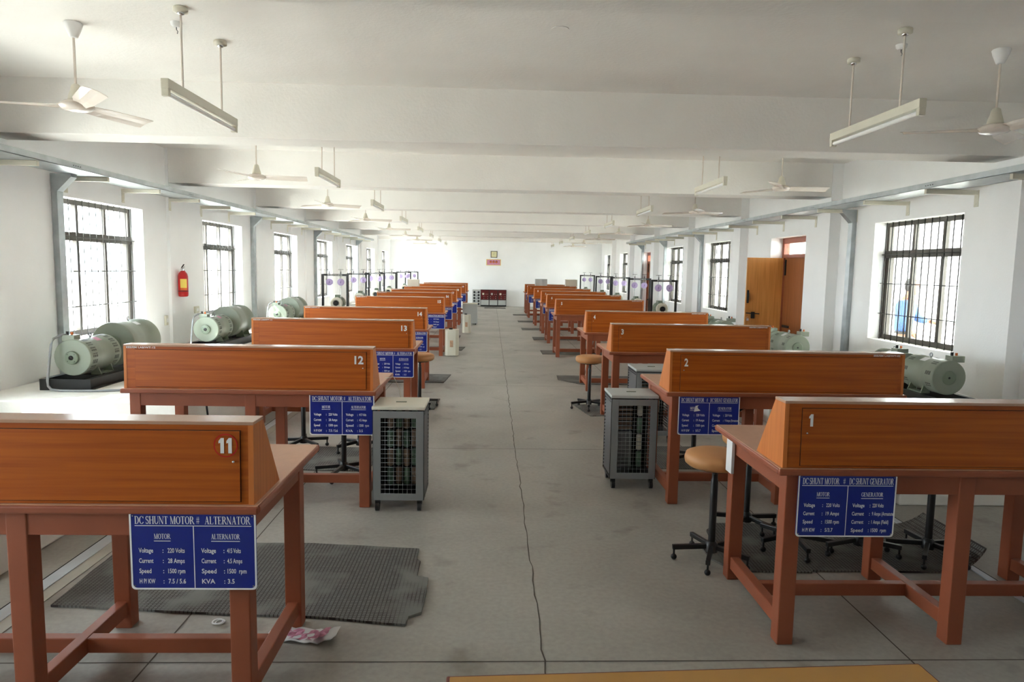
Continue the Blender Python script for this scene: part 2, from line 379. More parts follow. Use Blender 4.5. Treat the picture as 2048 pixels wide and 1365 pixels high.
for i, k in enumerate(range(-3, 7)):
    tag(MB().box(CL, CRR, bk(k), bk(k) + BW, ZB, ZC + .02).build('trim_%d' % (i + 1), M['ceil'], bevel=.008), 'deep white ceiling beam, %s from the near end of the hall' % ORD[i], 'beam', 'ceiling beams across the hall', 'structure')
fl = MB().box(XL - .2, XR + .2, YN - .3, YF + .2, -.2, 0)
tag(fl.build('floor', M['floor']), 'polished grey concrete floor with thin joints', 'floor', kind='structure')
# joints cut in the floor: thin dark lines standing a hair proud of the slab
j = MB()
def jline(x0, y0, x1, y1, w=.008, wob=0, z=.0012, n=1):
    pts = []
    for i in range(n + 1):
        a = i / n; pts.append((x0 + (x1 - x0) * a + (random.uniform(-wob, wob) if 0 < i < n else 0), y0 + (y1 - y0) * a))
    dx, dy = x1 - x0, y1 - y0; L = math.hypot(dx, dy); nx, ny = -dy / L * w / 2, dx / L * w / 2
    vs = []
    for p in pts:
        q = random.uniform(.6, 1.2) if wob else 1
        vs += [(p[0] + nx * q, p[1] + ny * q, z), (p[0] - nx * q, p[1] - ny * q, z)]
    j.add(vs, [(2 * i, 2 * i + 1, 2 * i + 3, 2 * i + 2) for i in range(n)])
for k in range(-2, 8): jline(-2.1, 2.66 + 3.36 * k, XR, 2.70 + 3.36 * k, .007)
for x in (-1.35, 1.78): jline(x, YN, x, YF, .007)
jline(.24, YN, .245, YF, .0065, .007, n=420)
tag(j.build('trim_50', M['joint']), 'thin dark joints and a ragged crack down the floor of the aisle', 'floor joint', kind='structure')
tr = MB()
tr.box(-2.235, -2.222, YN, YF, .0, .003, mi=0); tr.box(-2.220, -2.15, YN, YF, 0, .008, mi=1); tr.box(-2.15, -2.08, YN, YF, 0, .004, mi=2)
tag(tr.build('trim_51', [M['dark'], M['steel'], M['concrete']]), 'pale strip and dark slot of the cable trench beside the plinths of bench eleven side', 'floor trim', kind='structure')
tr = MB(); tr.box(2.70, 2.712, YN, YF, .0, .003, mi=0); tr.box(2.66, 2.70, YN, YF, 0, .006, mi=1)
tag(tr.build('trim_52', [M['dark'], M['steel']]), 'pale strip of the cable trench beside the plinths of bench one side', 'floor trim', kind='structure')

# windows: frame, mullions, transom, panes; bars on the room side
def window(n, side, y0, y1, z0, z1, label):
    fx = (XL - .19) if side < 0 else (XR + .19)        # frame centre plane
    s = side
    root = empty('window_%d' % n, (fx, (y0 + y1) / 2, z0), label, 'window', 'barred windows', kind='structure')
    w, h = y1 - y0, z1 - z0; d = .03; hw = w / 2
    m = MB(); fw = .05; tz = h - .38
    m.box(-d, d, -hw, -hw + fw, 0, h); m.box(-d, d, hw - fw, hw, 0, h); e_ = hw - fw; m.box(-d, d, -e_, e_, 0, .06); m.box(-d, d, -e_, e_, h - .05, h)
    m.box(-d - .01, d + .01, -hw - .0, hw + .0, tz - .05, tz + .04)
    for q in (-hw / 3, hw / 3): m.box(-d + .004, d - .004, q - .022, q + .022, .055, h - .045)
    m.box(-d - .005, d + .005, -hw + .051, -hw + .085, .055, tz - .045); m.box(-d - .005, d + .005, hw - .085, hw - .051, .055, tz - .045)
    m.build('window_frame', M['frame'], root, bevel=.003)
    g = MB(); g.box(-.003, .003, -hw + .02, hw - .02, .04, h - .03); g.build('pane', M['glass'], root)
    b = MB(); bx = -s * .075; nb = 13
    for i in range(nb):
        y = -hw + w * (i + .5) / nb; b.tube([(bx, y, -.0), (bx, y, h)], .0066 if s > 0 else .0045, 6)
    for z in (h * .22, h * .48, tz - .01): b.tube([(bx, -hw - .0, z), (bx, hw + .0, z)], .006, 6)
    b.build('grille', M['bar'], root)
    portal((XL - .31) if s < 0 else (XR + .31), y0, y1, z0, z1, s)
nwin = 1
for i, (a, b, c, d) in enumerate(LW):
    window(nwin, -1, a, b, c, d, 'window with iron bars, %s from the near end on the wall without doors' % ORD[i]); nwin += 1
for i, (a, b, c, d) in enumerate(RWn):
    window(nwin, 1, a, b, c, d, 'dark window with iron bars, %s from the near end on the wall with doors' % ORD[i]); nwin += 1

def door(n, y0, y1, label, is_open=True):
    root = empty('door_%d' % n, (XR + .25, (y0 + y1) / 2, 0), label, 'door', 'double doors', kind='structure')
    hw = (y1 - y0) / 2; m = MB(); zt = 2.2; zm = 1.87
    m.box(-.05, .05, -hw, -hw + .07, 0, zt); m.box(-.05, .05, hw - .07, hw, 0, zt); m.box(-.05, .05, -hw + .07, hw - .07, zt - .09, zt); m.box(-.047, .047, -hw + .068, hw - .068, zm, zm + .06)
    m.build('door_frame', M['paint'], root, bevel=.004)
    MB().box(.0, .006, -hw + .07, hw - .07, zm + .06, zt - .09).build('pane', M['glass'], root)
    portal(XR + .31, y0, y1, zm, zt, 1)
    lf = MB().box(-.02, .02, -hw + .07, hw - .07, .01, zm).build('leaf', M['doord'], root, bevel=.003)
    b = MB(); b.box(-.04, -.02, hw - .13, hw - .10, 1.58, 1.84); b.box(-.04, -.02, hw - .36, hw - .12, .70, .74); b.build('bolt', M['blackm'], lf)
    if not is_open: return
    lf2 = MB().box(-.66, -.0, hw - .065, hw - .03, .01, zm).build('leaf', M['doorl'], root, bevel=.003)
    h = MB(); h.box(-.645, -.615, hw - .085, hw - .065, 1.10, 1.32); h.tube([(-.63, hw - .09, 1.12), (-.63, hw - .11, 1.15), (-.63, hw - .11, 1.27), (-.63, hw - .09, 1.30)], .008); h.build('door_handle', M['blackm'], lf2)
    h = MB(); h.tube([(-.65, hw - .08, .93), (-.42, hw - .08, .92)], .009); h.box(-.56, -.50, hw - .085, hw - .065, .84, .95); h.build('bolt', M['blackm'], lf2)
    h = MB(); h.torus((-.62, hw - .08, .85), .013, .003, 'y', 10); h.box(-.64, -.60, hw - .085, hw - .07, .80, .84); h.build('padlock', M['chrome'], lf2)
    h = MB()
    for z in (.3, .85, 1.65): h.cyl((-.005, hw - .075, z), .012, .10, 'z', 8)
    h.build('hinge', M['grey'], lf2)
door(1, RD[0][0], RD[0][1], 'wooden double door with one orange leaf standing open and a transom light, near benches three and four')
door(2, RD[1][0], RD[1][1], 'closed wooden double door far down the hall behind the brake test stands', False)

# outside: ground, verandah, railing, far building
g = MB(); g.box(-60, XL - .3, -30, 70, -.35, -.3); tag(g.build('ground', M['ground']), 'bleached bare ground outside the windows', 'ground', kind='structure')
tag(MB().box(XR + .3, XR + 1.65, YN - .5, YF + .5, -.2, -.02).build('verandah_floor', M['concrete']), 'pale concrete verandah floor outside the doors', 'verandah', kind='structure')
g = MB(); g.box(XR + 1.65, 60, -30, 70, -.75, -.7); tag(g.build('ground', M['ground']), 'sunlit yard beyond the verandah railing', 'ground', kind='structure')
rl = empty('verandah_railing', (XR + 1.45, 0, -.02), 'pale steel railing with crossed braces along the verandah', 'railing')
m = MB()
for y in range(0, 31, 2): m.box(-.03, .03, y + 0, y + .06, 0, 1.0)
m.build('post', M['white'], rl)
m = MB(); m.tube([(0, 0, 1.0), (0, 30, 1.0)], .022); m.tube([(0, 0, .78), (0, 30, .78)], .012); m.build('rail', M['white'], rl)
m = MB()
for y in range(0, 30, 2):
    m.tube([(0, y + .06, .1), (0, y + 2, .76)], .012, 6); m.tube([(0, y + .06, .76), (0, y + 2, .1)], .012, 6)
m.build('brace', M['galv'], rl)
fb = empty('far_building', (13.5, 14, -.7), 'pale building with dark windows seen through the barred window', 'building')
MB().box(0, 6, -24, 30, 0, 9.5).build('wall', M['far'], fb)
m = MB()
for k in range(12):
    for z in (1.3, 4.5): m.box(-.05, .05, -22 + k * 4.2, -20.7 + k * 4.2, z, z + 1.5)
m.build('window', M['greyl'], fb)

# ------------------------------------------------------------------ plinths under the machines
def plinth(name, x0, x1, y0, y1, label, side, xtra=None):
    m = MB(); m.box(x0, x1, y0, y1, 0, PLZ)
    if xtra: m.box(*xtra)
    return tag(m.build(name, M['plinth'], bevel=.012), label, 'plinth', 'machine plinths')
LDY = [2.27, 4.46, 6.88, 9.05, 12.5, 14.85, 17.0, 19.5, 23.1, 25.2]
RDY = [2.77, 4.57, 6.85, 9.0, 12.55, 14.95, 17.3, 19.7, 22.9, 25.1]
LPY = [(3.35, 5.0), (5.62, 7.75), (8.1, 10.3), (10.8, 12.8), (13.5, 15.3), (16.1, 17.7), (18.5, 20.1), (21.0, 22.4), (24.8, 26.2), (27.2, 28.6)]
RPY = [(2.9, 4.25), (4.6, 6.75), (7.2, 8.9), (9.5, 11.3), (13.4, 14.8), (15.6, 17.0), (18.1, 19.5), (20.7, 22.1), (24.1, 25.5), (26.8, 28.0)]
for i, (a, b) in enumerate(LPY):
    plinth('machine_plinth', CL + .002, -2.47, a, b, 'low whitewashed concrete plinth against the bright window wall beyond bench %s' % NUMW[11 + i], -1)
for i, (a, b) in enumerate(RPY):
    if i == 0: continue
    if i == 1: plinth('machine_plinth', 2.88, 3.69, a, b, 'low concrete plinth with a grey-green machine beyond bench two, seen under bench one', 1, (3.69, CRR - .002, 5.0, b, 0, PLZ))
    else: plinth('machine_plinth', 3.0, CRR - .002, a, b, 'low concrete plinth against the door-side wall beyond bench %s' % NUMW[1 + i], 1)

# ------------------------------------------------------------------ benches
BD = .84; TT = .79; FI = .08      # the far legs stand a little further in
def sign_mesh(kind):
    """blue board .42 wide .27 high; origin = top left corner; faces -Y"""
    w, h = .42, .27; b = MB()
    poly = []
    for cx, cz, a0 in ((w - .014, -h + .014, -PI / 2), (w - .004, -.004, 0), (.004, -.004, PI / 2), (.014, -h + .014, PI)):
        r = .014 if cz < -.1 else .004
        for i in range(5): a = a0 + PI / 2 * i / 4; poly.append((cx + r * math.cos(a), cz + r * math.sin(a)))
    b.prism(poly, 0, .004, 'y', mi=0)
    L = MB(); e = -.0006
    # border: ring between outline and inset outline
    ins = [((p[0] - w / 2) * (1 - .010 / w * 1.2) + w / 2, (p[1] + h / 2) * (1 - .010 / h * 1.2) - h / 2) for p in poly]
    n = len(poly); L.add([(p[0], e, p[1]) for p in poly] + [(p[0], e, p[1]) for p in ins], [(i, (i + 1) % n, n + (i + 1) % n, n + i) for i in range(n)])
    def rect(x0, z0, x1, z1): L.add([(x0, e, z0), (x1, e, z0), (x1, e, z1), (x0, e, z1)], [(0, 1, 2, 3)])
    if kind == 'alt':
        serif(L, 'DC SHUNT MOTOR', .018, -.040, .027, .198, e); serif(L, '#', .222, -.040, .027, .012, e); serif(L, 'ALTERNATOR', .250, -.040, .027, .152, e)
        rect(.018, -.0475, .405, -.0450); rect(.2105, -.266, .2135, -.0475)
        serif(L, 'MOTOR', .108, -.092, .018, .055, e, align='C'); rect(.080, -.1005, .135, -.098)
        serif(L, 'ALTERNATOR', .318, -.092, .018, .096, e, align='C'); rect(.270, -.1005, .366, -.098)
        rows = [('Voltage', '220 Volts', 'Voltage', '415 Volts'), ('Current', '28 Amps', 'Current', '4.5 Amps'), ('Speed', '1500 rpm', 'Speed', '1500  rpm'), ('H P/ KW', '7.5 / 5.6', 'KVA', '3.5')]
        ws = [(.048, .057, .049, .046), (.048, .056, .049, .050), (.040, .057, .049, .064), (.052, .058, .044, .023)]
    elif kind == 'gen':
        serif(L, 'DC SHUNT MOTOR', .018, -.042, .027, .156, e); serif(L, '#', .190, -.042, .027, .011, e); serif(L, 'DC SHUNT GENERATOR', .216, -.042, .027, .190, e)
        rect(.016, -.0490, .405, -.0465); rect(.2105, -.266, .2135, -.049)
        serif(L, 'MOTOR', .108, -.094, .018, .056, e, align='C'); rect(.080, -.1025, .136, -.100)
        serif(L, 'GENERATOR', .318, -.094, .018, .094, e, align='C'); rect(.271, -.1035, .365, -.101)
        rows = [('Voltage', '220 Volts', 'Voltage', '220 Volts'), ('Current', '19 Amps', 'Current', '9 Amps (Armatute)'), ('Speed', '1500 rpm', 'Current', '1 Amps (Field)'), ('H P/ KW', '5/3.7', 'Speed', '1500  rpm')]
        ws = [(.048, .058, .052, .048), (.048, .057, .052, .096), (.042, .059, .052, .074), (.054, .034, .052, .066)]
    else:
        sans(L, '3 PHASE INDUCTION MOTOR', .018, -.042, .024, .385, e, .02); rect(.018, -.058, .405, -.052)
        for z, a, b2 in ((-.100, 'Voltage', '415 Volts'), (-.150, 'Current', '7.5 Amps'), (-.198, 'Speed', '1440 rpm'), (-.245, 'H P/ KW', '5/3.7')):
            sans(L, a, .06, z, .020, .07, e, .02); sans(L, ':', .17, z, .02, None, e, .02); sans(L, b2, .215, z, .020, .10 if len(b2) > 6 else .06, e, .02)
        rows = []
    for i, rw in enumerate(rows):
        z = -.140 - i * .036; a, b2, c, d = ws[i]
        sans(L, rw[0], .028, z, .0165, a, e, .015); sans(L, ':', .107, z, .0165, None, e, .015); sans(L, rw[1], .124, z, .0165, b2, e, .015)
        sans(L, rw[2], .236, z, .0165, c, e, .015); sans(L, ':', .310, z, .0165, None, e, .015); sans(L, rw[3], .322, z, .0165, d, e, .015)
    return b.mesh('sign_board', M['blue']), L.mesh('lettering', M['white'])
SIGN = {k: sign_mesh(k) for k in ('alt', 'gen', 'ind')}
def mesh_obj(name, me, parent, loc=(0, 0, 0)):
    o = bpy.data.objects.new(name, me); C.objects.link(o); o.parent = parent; o.location = loc; return o

def make_bench(side, Lg):
    """local origin = aisle-side near corner on the floor; x grows away from the aisle for side=+1 (benches 1-10) and negative for side=-1"""
    s = side; root = empty('lab_bench', (0, 0, 0))
    def X(a, b): return (a, b) if s > 0 else (-b, -a)
    # table top with rounded edge
    x0, x1 = X(0, Lg)
    MB().box(x0 + .006, x1 - .006, .008, BD - .006, TT - .028, TT).build('table_top', M['top'], root, bevel=.003)
    e = MB(); e.box(x0, x1, 0, .016, TT - .03, TT - .002); e.box(x0, x1, BD - .014, BD, TT - .03, TT - .002); e.box(x0, x0 + .014, .016, BD - .014, TT - .03, TT - .002); e.box(x1 - .014, x1, .016, BD - .014, TT - .03, TT - .002)
    e.build('edge_strip', M['paint'], root, bevel=.008)
    lw = .07; ins = .045
    xs = [ins, Lg / 2 - lw / 2, Lg - ins - lw]
    for a in xs:
        for y in (ins - .015, BD - ins - lw + .015 - FI):
            p, q = X(a, a + lw); MB().box(p, q, y, y + lw, 0, TT - .03).build('leg', M['paint'], root, bevel=.004)
    ap = MB(); za, zb_ = .675, TT - .03; p, q = X(ins + .003, Lg - ins - .003)
    ap.box(p, q, ins - .011, ins + .02, za, zb_); ap.box(p, q, BD - ins - .02 - FI, BD - ins + .011 - FI, za, zb_)
    for a in (ins, Lg - ins - .03):
        p, q = X(a + .005, a + .025); ap.box(p, q, ins + .021, BD - ins - .021 - FI, za, zb_ - .0005)
    ap.build('apron', M['paint'], root, bevel=.002)
    for a in xs:
        p, q = X(a + .012, a + lw - .012); MB().box(p, q, ins + .05, BD - ins - .05 - FI, .06, .125).build('stretcher', M['paint'], root, bevel=.004)
    p, q = X(ins + .05, Lg - ins - .05); MB().box(p, q, BD / 2 - .022 - FI / 2, BD / 2 + .022 - FI / 2, .062, .123).build('stretcher', M['paint'], root, bevel=.004)
    # sloping cabinet on the near edge: trapezium section
    zt = 1.065; prof = [(.022, TT), (.03, zt), (.125, zt), (.30, TT)]
    x0, x1 = X(.02, Lg - .02)
    cab = MB(); cab.prism([(y, z) for y, z in prof], x0 + .016, x1 - .016, 'x', mi=0); cab.build('cabinet', M['lam'], root, bevel=.002)
    for a, b in ((x0, x0 + .018), (x1 - .018, x1)):
        g = MB(); g.prism([(y - .002 if i < 2 else y + .002, z) for i, (y, z) in enumerate(prof)], a, b, 'x'); g.build('end_panel', M['lamend_lit'], root, bevel=.001)
    g = MB(); g.box(x0 - .001, x1 + .001, .026, .130, zt - .002, zt + .010); g.build('cabinet_top', M['lamtop'], root, bevel=.002)
    g = MB(); p, q = x0 + .075, x1 - .045
    g.prism([(.0165, TT + .012), (.0245, zt - .022), (.034, zt - .022), (.03, TT + .012)], p, q, 'x')
    d = g.build('back_door', M['lam'], root, bevel=.0015)
    g = MB(); g.ball((q - .02 if s < 0 else p + .02, .018, TT + .15), .005, 8); g.build('knob', M['chrome'], d)
    g = MB(); g.prism([(.0205, TT + .0095), (.0285, zt - .0195), (.032, zt - .0195), (.028, TT + .0095)], p - .0025, q + .0025, 'x'); g.build('seam', M['seam'], root)
    return root
numcache = {}
def number_mesh(n, disc=False):
    if n in numcache: return numcache[n]
    m = MB(); h = .052; w = .026 * len(str(n)) + (.006 if len(str(n)) > 1 else 0)
    if n in (11,): w = .042
    if n in (1, 11):
        for x in ((0,) if n == 1 else (-.013, .013)):
            m.add([(x - .004, -.0012, -h / 2), (x + .008, -.0012, -h / 2), (x + .008, -.0012, h / 2), (x - .002, -.0012, h / 2), (x - .010, -.0012, h * .30), (x - .010, -.0012, h * .14), (x - .004, -.0012, h * .18)], [(0, 1, 2, 3, 4, 5, 6)])
    else: sans(m, str(n), -w / 2, -h / 2, h, w, -.0012, .035, mi=0)
    numcache[n] = m.mesh('number', M['white']); return numcache[n]
def tagline_mesh(n):
    m = MB(); sans(m, 'EEE/EM LAB/WT-%02d' % n, 0, 0, .0105, .185, -.0008, .03); return m.mesh('stock_label', M['paper'])
LL, RL = 1.64, 1.66
proto = {-1: make_bench(-1, LL), 1: make_bench(1, RL)}
SG = {11: ('alt', 0), 12: ('alt', 0), 13: ('alt', 0), 14: ('alt', 0), 15: ('ind', .0), 16: ('ind', 0), 17: ('ind', 0), 18: ('ind', 0), 19: ('ind', 0), 20: None,
      1: ('gen', .065), 2: ('gen', .065), 3: None, 4: None, 5: None, 6: ('ind', .05), 7: ('ind', .05), 8: ('ind', .05), 9: ('ind', .05), 10: ('ind', .05)}
LXE = {11: -.77, 12: -.74, 13: -.75}; RXE = {1: 1.215, 2: 1.20, 3: 1.20, 4: 1.24, 5: 1.17, 6: 1.20, 7: 1.25, 8: 1.22, 9: 1.2, 10: 1.22}
BENCH = {}
for side, Ys, base in ((-1, LDY, 11), (1, RDY, 1)):
    for i, y in enumerate(Ys):
        n = base + i; x = LXE.get(n, -.815) if side < 0 else RXE[n]
        o = copy_tree(proto[side], (x, y, 0)); BENCH[n] = o
        row = 'bright-window row' if side < 0 else 'door-side row'
        sgn = SG[n]; ex = 'with blue sign' if sgn else 'without sign'
        tag(o, 'brown lab bench numbered %s %s, %s in the %s' % (NUMW[n], ex, ORD[i], row), 'lab bench', 'lab benches in two rows')
        o.rotation_euler = (0, 0, 0)
        ed = [c for c in kids(o) if c.name.startswith('back_door')][0]
        if side < 0: nx = -.02 - .045 - .045
        else: nx = .02 + .075 + .035
        lean = .0048
        num = mesh_obj('number', number_mesh(n), ed, (nx, .0195, TT + .205)); num.rotation_euler = (-.029, 0, 0)
        if n == 11:
            dd = MB(); dd.lathe([(.040, 0), (.040, .0006)], (0, 0, 0), 'y', 28, mi=0); dd.lathe([(.036, -.0003), (.036, .0)], (0, 0, 0), 'y', 28, mi=1)
            q = dd.build('number_disc', [M['red'], M['lam']], ed, (nx, .0203, TT + .205)); q.rotation_euler = (-.029, 0, 0)
        st = mesh_obj('stock_label', tagline_mesh(n), o, (-LL + .04, .0262, 1.0515) if side < 0 else (RL - .24, .0262, 1.0515))
        if sgn:
            bm_, lm_ = SIGN[sgn[0]]
            lx = (-.43 - sgn[1]) if side < 0 else (.02 + sgn[1] - .0)
            sb = mesh_obj('sign_board', bm_, o, (lx, .004, TT - .022)); mesh_obj('lettering', lm_, sb)
            sc_ = MB()
            for a in (.012, .408):
                for z in (-.012, -.256): sc_.lathe([(.0025, 0), (.0025, -.0015)], (a, 0, z), 'y', 8)
            so = sc_.build('screw', M['chrome'], sb)
for p_ in proto.values():
    for c in kids(p_):
        for g in kids(c): bpy.data.objects.remove(g)
        bpy.data.objects.remove(c)
    bpy.data.objects.remove(p_)
# a white plate hangs at the far aisle-side corner of bench one
b = MB(); b.box(.028, .0445, BD - .20, BD - .12, .575, .745); b.build('switch_plate', M['white'], BENCH[1], bevel=.002)
# torn paper stuck on the sign of bench two
b = MB(); b.add([(.19, -.003, .66), (.235, -.003, .667), (.21, -.003, .69), (.222, -.003, .705), (.20, -.003, .70)], [(0, 1, 2, 3, 4)]); b.build('torn_sticker', M['paper'], BENCH[2])

# ------------------------------------------------------------------ stools
def make_stool():
    r = empty('stool')
    m = MB(); m.lathe([(.02, .545), (.145, .545), (.163, .56), (.168, .585), (.16, .612), (.13, .624), (.06, .628), (.001, .628)], (0, 0, 0), 'z', 32); m.build('seat', M['tan'], r)
    m = MB(); m.cyl((0, 0, .53), .10, .016, 'z', 20); m.cyl((0, 0, .40), .012, .14, 'z', 10); m.build('seat_plate', M['blackm'], r)
    MB().lathe([(.02, .08), (.02, .46), (.016, .47), (.016, .50)], (0, 0, 0), 'z', 14).build('column', M['black'], r)
    MB().lathe([(.034, .055), (.034, .10), (.022, .115)], (0, 0, 0), 'z', 14).build('hub', M['black'], r)
    for k in range(5):
        a = 2 * PI * k / 5 + .2; d = Vector((math.cos(a), math.sin(a), 0))
        l = MB(); l.bar(d * .025 + Vector((0, 0, .085)), d * .215 + Vector((0, 0, .072)), .024, .026); lo = l.build('base_arm', M['black'], r, bevel=.003)
        b = MB(); p = d * .205; b.cyl((p.x, p.y, .03), .006, .04, 'z', 8); b.ball((p.x, p.y, .017), .017, 10); b.build('ball_foot', M['black'], lo)
    return r
st0 = make_stool(); stools = [
    (1.25, 3.67, .35, 'tan round stool with black star base at the aisle corner of bench one'),
    (1.62, 4.14, 1.3, 'tan round stool on black column standing behind bench one, next to bench two sign'),
    (1.78, 3.82, .7, 'tan round stool tucked under bench one, second from the aisle in its row'),
    (2.13, 3.75, 1.9, 'tan round stool tucked under bench one, third from the aisle in its row'),
    (2.50, 3.70, .1, 'tan round stool on black column at the wall end of bench one'),
    (-1.10, 5.18, .5, 'tan round stool behind bench twelve, its star base just under the blue sign'),
    (-1.12, 5.92, 1.1, 'tan round stool standing farther behind bench twelve, beside the resistor cart'),
    (-1.62, 5.98, .3, 'tan round stool behind the middle of bench twelve'),
    (-.80, 7.86, .15, 'tan round stool at the aisle end of bench thirteen'),
    (1.16, 7.88, .6, 'tan round stool at the aisle end of bench three'),
    (1.72, 5.62, .9, 'tan round stool behind bench two, seen under its table'),
]
for i, (x, y, a, lb) in enumerate(stools):
    o = st0 if i == 0 else copy_tree(st0)
    o.location = (x, y, .012 if (i in (2, 3, 4)) else 0); o.rotation_euler = (0, 0, a); tag(o, lb, 'stool', 'tan round stools')
# ------------------------------------------------------------------ resistor carts
def cart(x0, x1, y0, dp, label, loaded, rz=0):
    w = x1 - x0; r = empty('resistor_cart', ((x0 + x1) / 2, y0 + dp / 2, 0), label, 'resistor cart', rz=rz); hw, hd = w / 2, dp / 2; z0, z1 = .075, .70
    c = MB()
    for a in (-hw, hw - .016):
        for b in (-hd + .006, hd - .022): c.box(a, a + .016, b, b + .016, z0, z1 - .02)
    c.box(-hw, hw, -hd + .006, hd, z0, z0 + .012); c.build('chassis', M['black'], r)
    MB().box(-hw + .016, hw - .016, hd - .012, hd - .008, z0 + .012, z1 - .022).build('back_sheet', M['blackm'], r)
    g = MB(); fw = .052
    g.box(-hw + .004, -hw + fw, -hd, -hd + .006, z0, z1 - .03); g.box(hw - fw, hw - .004, -hd, -hd + .006, z0, z1 - .03)
    g.box(-hw + fw, hw - fw, -hd, -hd + .006, z0, z0 + .045); g.box(-hw + fw, hw - fw, -hd, -hd + .006, z1 - .075, z1 - .03)
    g.build('front_frame', M['grey'], r, bevel=.001)
    mm = MB(); nx = 8
    for i in range(nx + 1):
        x = -hw + fw + (w - 2 * fw) * i / nx; mm.tube([(x, -hd + .004, z0 + .04), (x, -hd + .004, z1 - .07)], .0013, 4)
    nz = 17
    for i in range(nz + 1):
        z = z0 + .045 + (z1 - .075 - z0 - .045) * i / nz; mm.tube([(-hw + fw, -hd + .002, z), (hw - fw, -hd + .002, z)], .0013, 4)
    mm.build('wire_mesh', M['galv'], r)
    for a in (-hw + .001, hw - .004):
        s = MB()
        s.box(a, a + .003, -hd + .01, -hd + .03, z0, z1 - .03, mi=0); s.box(a, a + .003, hd - .03, hd - .01, z0, z1 - .03, mi=0)
        for i in range(22):
            z = z0 + .03 + i * .026; o_ = -.003 if a < 0 else .006; i_ = .010 if a < 0 else -.007; s.add([(a + o_, -hd + .03, z), (a + o_, hd - .03, z), (a + i_, hd - .03, z + .024), (a + i_, -hd + .03, z + .024)], [(0, 1, 2, 3)], mi=1)
        s.box(a, a + .003, -hd + .01, hd - .01, z1 - .06, z1 - .03, mi=0)
        s.build('louvre_side', [M['blackm'], M['louvre']], r)
    tp = MB(); tp.box(-hw - .004, hw + .004, -hd - .004, hd + .004, z1 - .022, z1); to = tp.build('top_plate', M['cream'] if loaded else M['greyl'], r, bevel=.004)
    MB().box(-.035, .035, -.015, .0, z1, z1 + .004).build('top_slot', M['greend'], to)
    cr = MB(); res = [(-.075, .0), (-.02, .02), (.035, .0), (.085, .02)] if loaded else [(.07, -.02)]
    for i, (a, b) in enumerate(res):
        for k in range(4):
            cr.lathe([(.012, 0), (.021, .006), (.021, .112), (.012, .118)], (a, b, z0 + .055 + k * .13), 'z', 12, mi=(i + k) % 2)
            cr.torus((a, b, z0 + .118 + k * .13), .021, .002, 'z', 12, 4, mi=2)
    cr.build('resistor_tube', [M['ceramic'], M['ceramicb'] if loaded else M['cream'], M['chrome']], r)
    if not loaded:
        q = MB(); q.box(-.09, .03, .05, .09, .10, .38, mi=0)
        for k in range(6): q.box(-.09, .03, .05, .09, .40 + k * .035, .42 + k * .035, mi=1)
        q.build('coil_stack', [M['grey'], M['ceramicb']], r)
    for a in (-hw + .03, hw - .03):
        for b in (-hd + .03, hd - .03):
            k = MB(); k.cyl((a - .012, b - .012, .030), .030, .024, 'x', 16); k.box(a - .016, a + .016, b - .014, b + .014, .045, z0); k.build('castor', M['black'], r)
    return r
cart(-.755, -.42, 4.42, .34, 'grey mesh-fronted resistor cart with cream top beside bench twelve', True)
cart(.895, 1.235, 4.93, .32, 'grey mesh-fronted resistor cart at the aisle corner of bench two, one pale resistor inside', False)
cart(1.36, 1.72, 6.28, .40, 'grey resistor cart behind bench two, under the edge of bench three', False)
# plain white cart far down the aisle
r = empty('steel_cabinet', (-.585, 19.85, 0), 'plain pale steel cabinet on castors far down the aisle by bench eighteen', 'cabinet')
MB().box(-.21, .21, -.15, .2, .04, .60).build('body', M['greyl'], r, bevel=.006); MB().box(-.215, .215, -.155, .205, .59, .61).build('top_plate', M['cream'], r, bevel=.004)
for a in (-.17, .17):
    for b_ in (-.1, .15): MB().cyl((a - .012, b_, .025), .025, .024, 'x', 12).build('castor', M['black'], r)
def tin(x, y, w, h, label):
    r = empty('transformer_case', (x, y, 0), label, 'transformer case', 'cream cases with black caps on the aisle floor')
    m = MB(); m.prism([(-w / 2, -.06), (-w / 2 + .05, -.11), (w / 2 - .05, -.11), (w / 2, -.06), (w / 2, .12), (-w / 2, .12)], .01, h, 'z'); m.build('case', M['cream'], r, bevel=.006)
    MB().cyl((-.02, 0, h), .035, .025, 'z', 14).build('cap', M['black'], r)
    MB().box(-.03, .03, -.113, -.111, h * .35, h * .6).build('label', M['rust'], r)
    return r
tin(-.70, 12.62, .25, .485, 'cream metal case with black cap by the aisle end of bench fifteen')
tin(-.59, 17.15, .20, .46, 'cream metal case with black cap by the aisle end of bench seventeen')

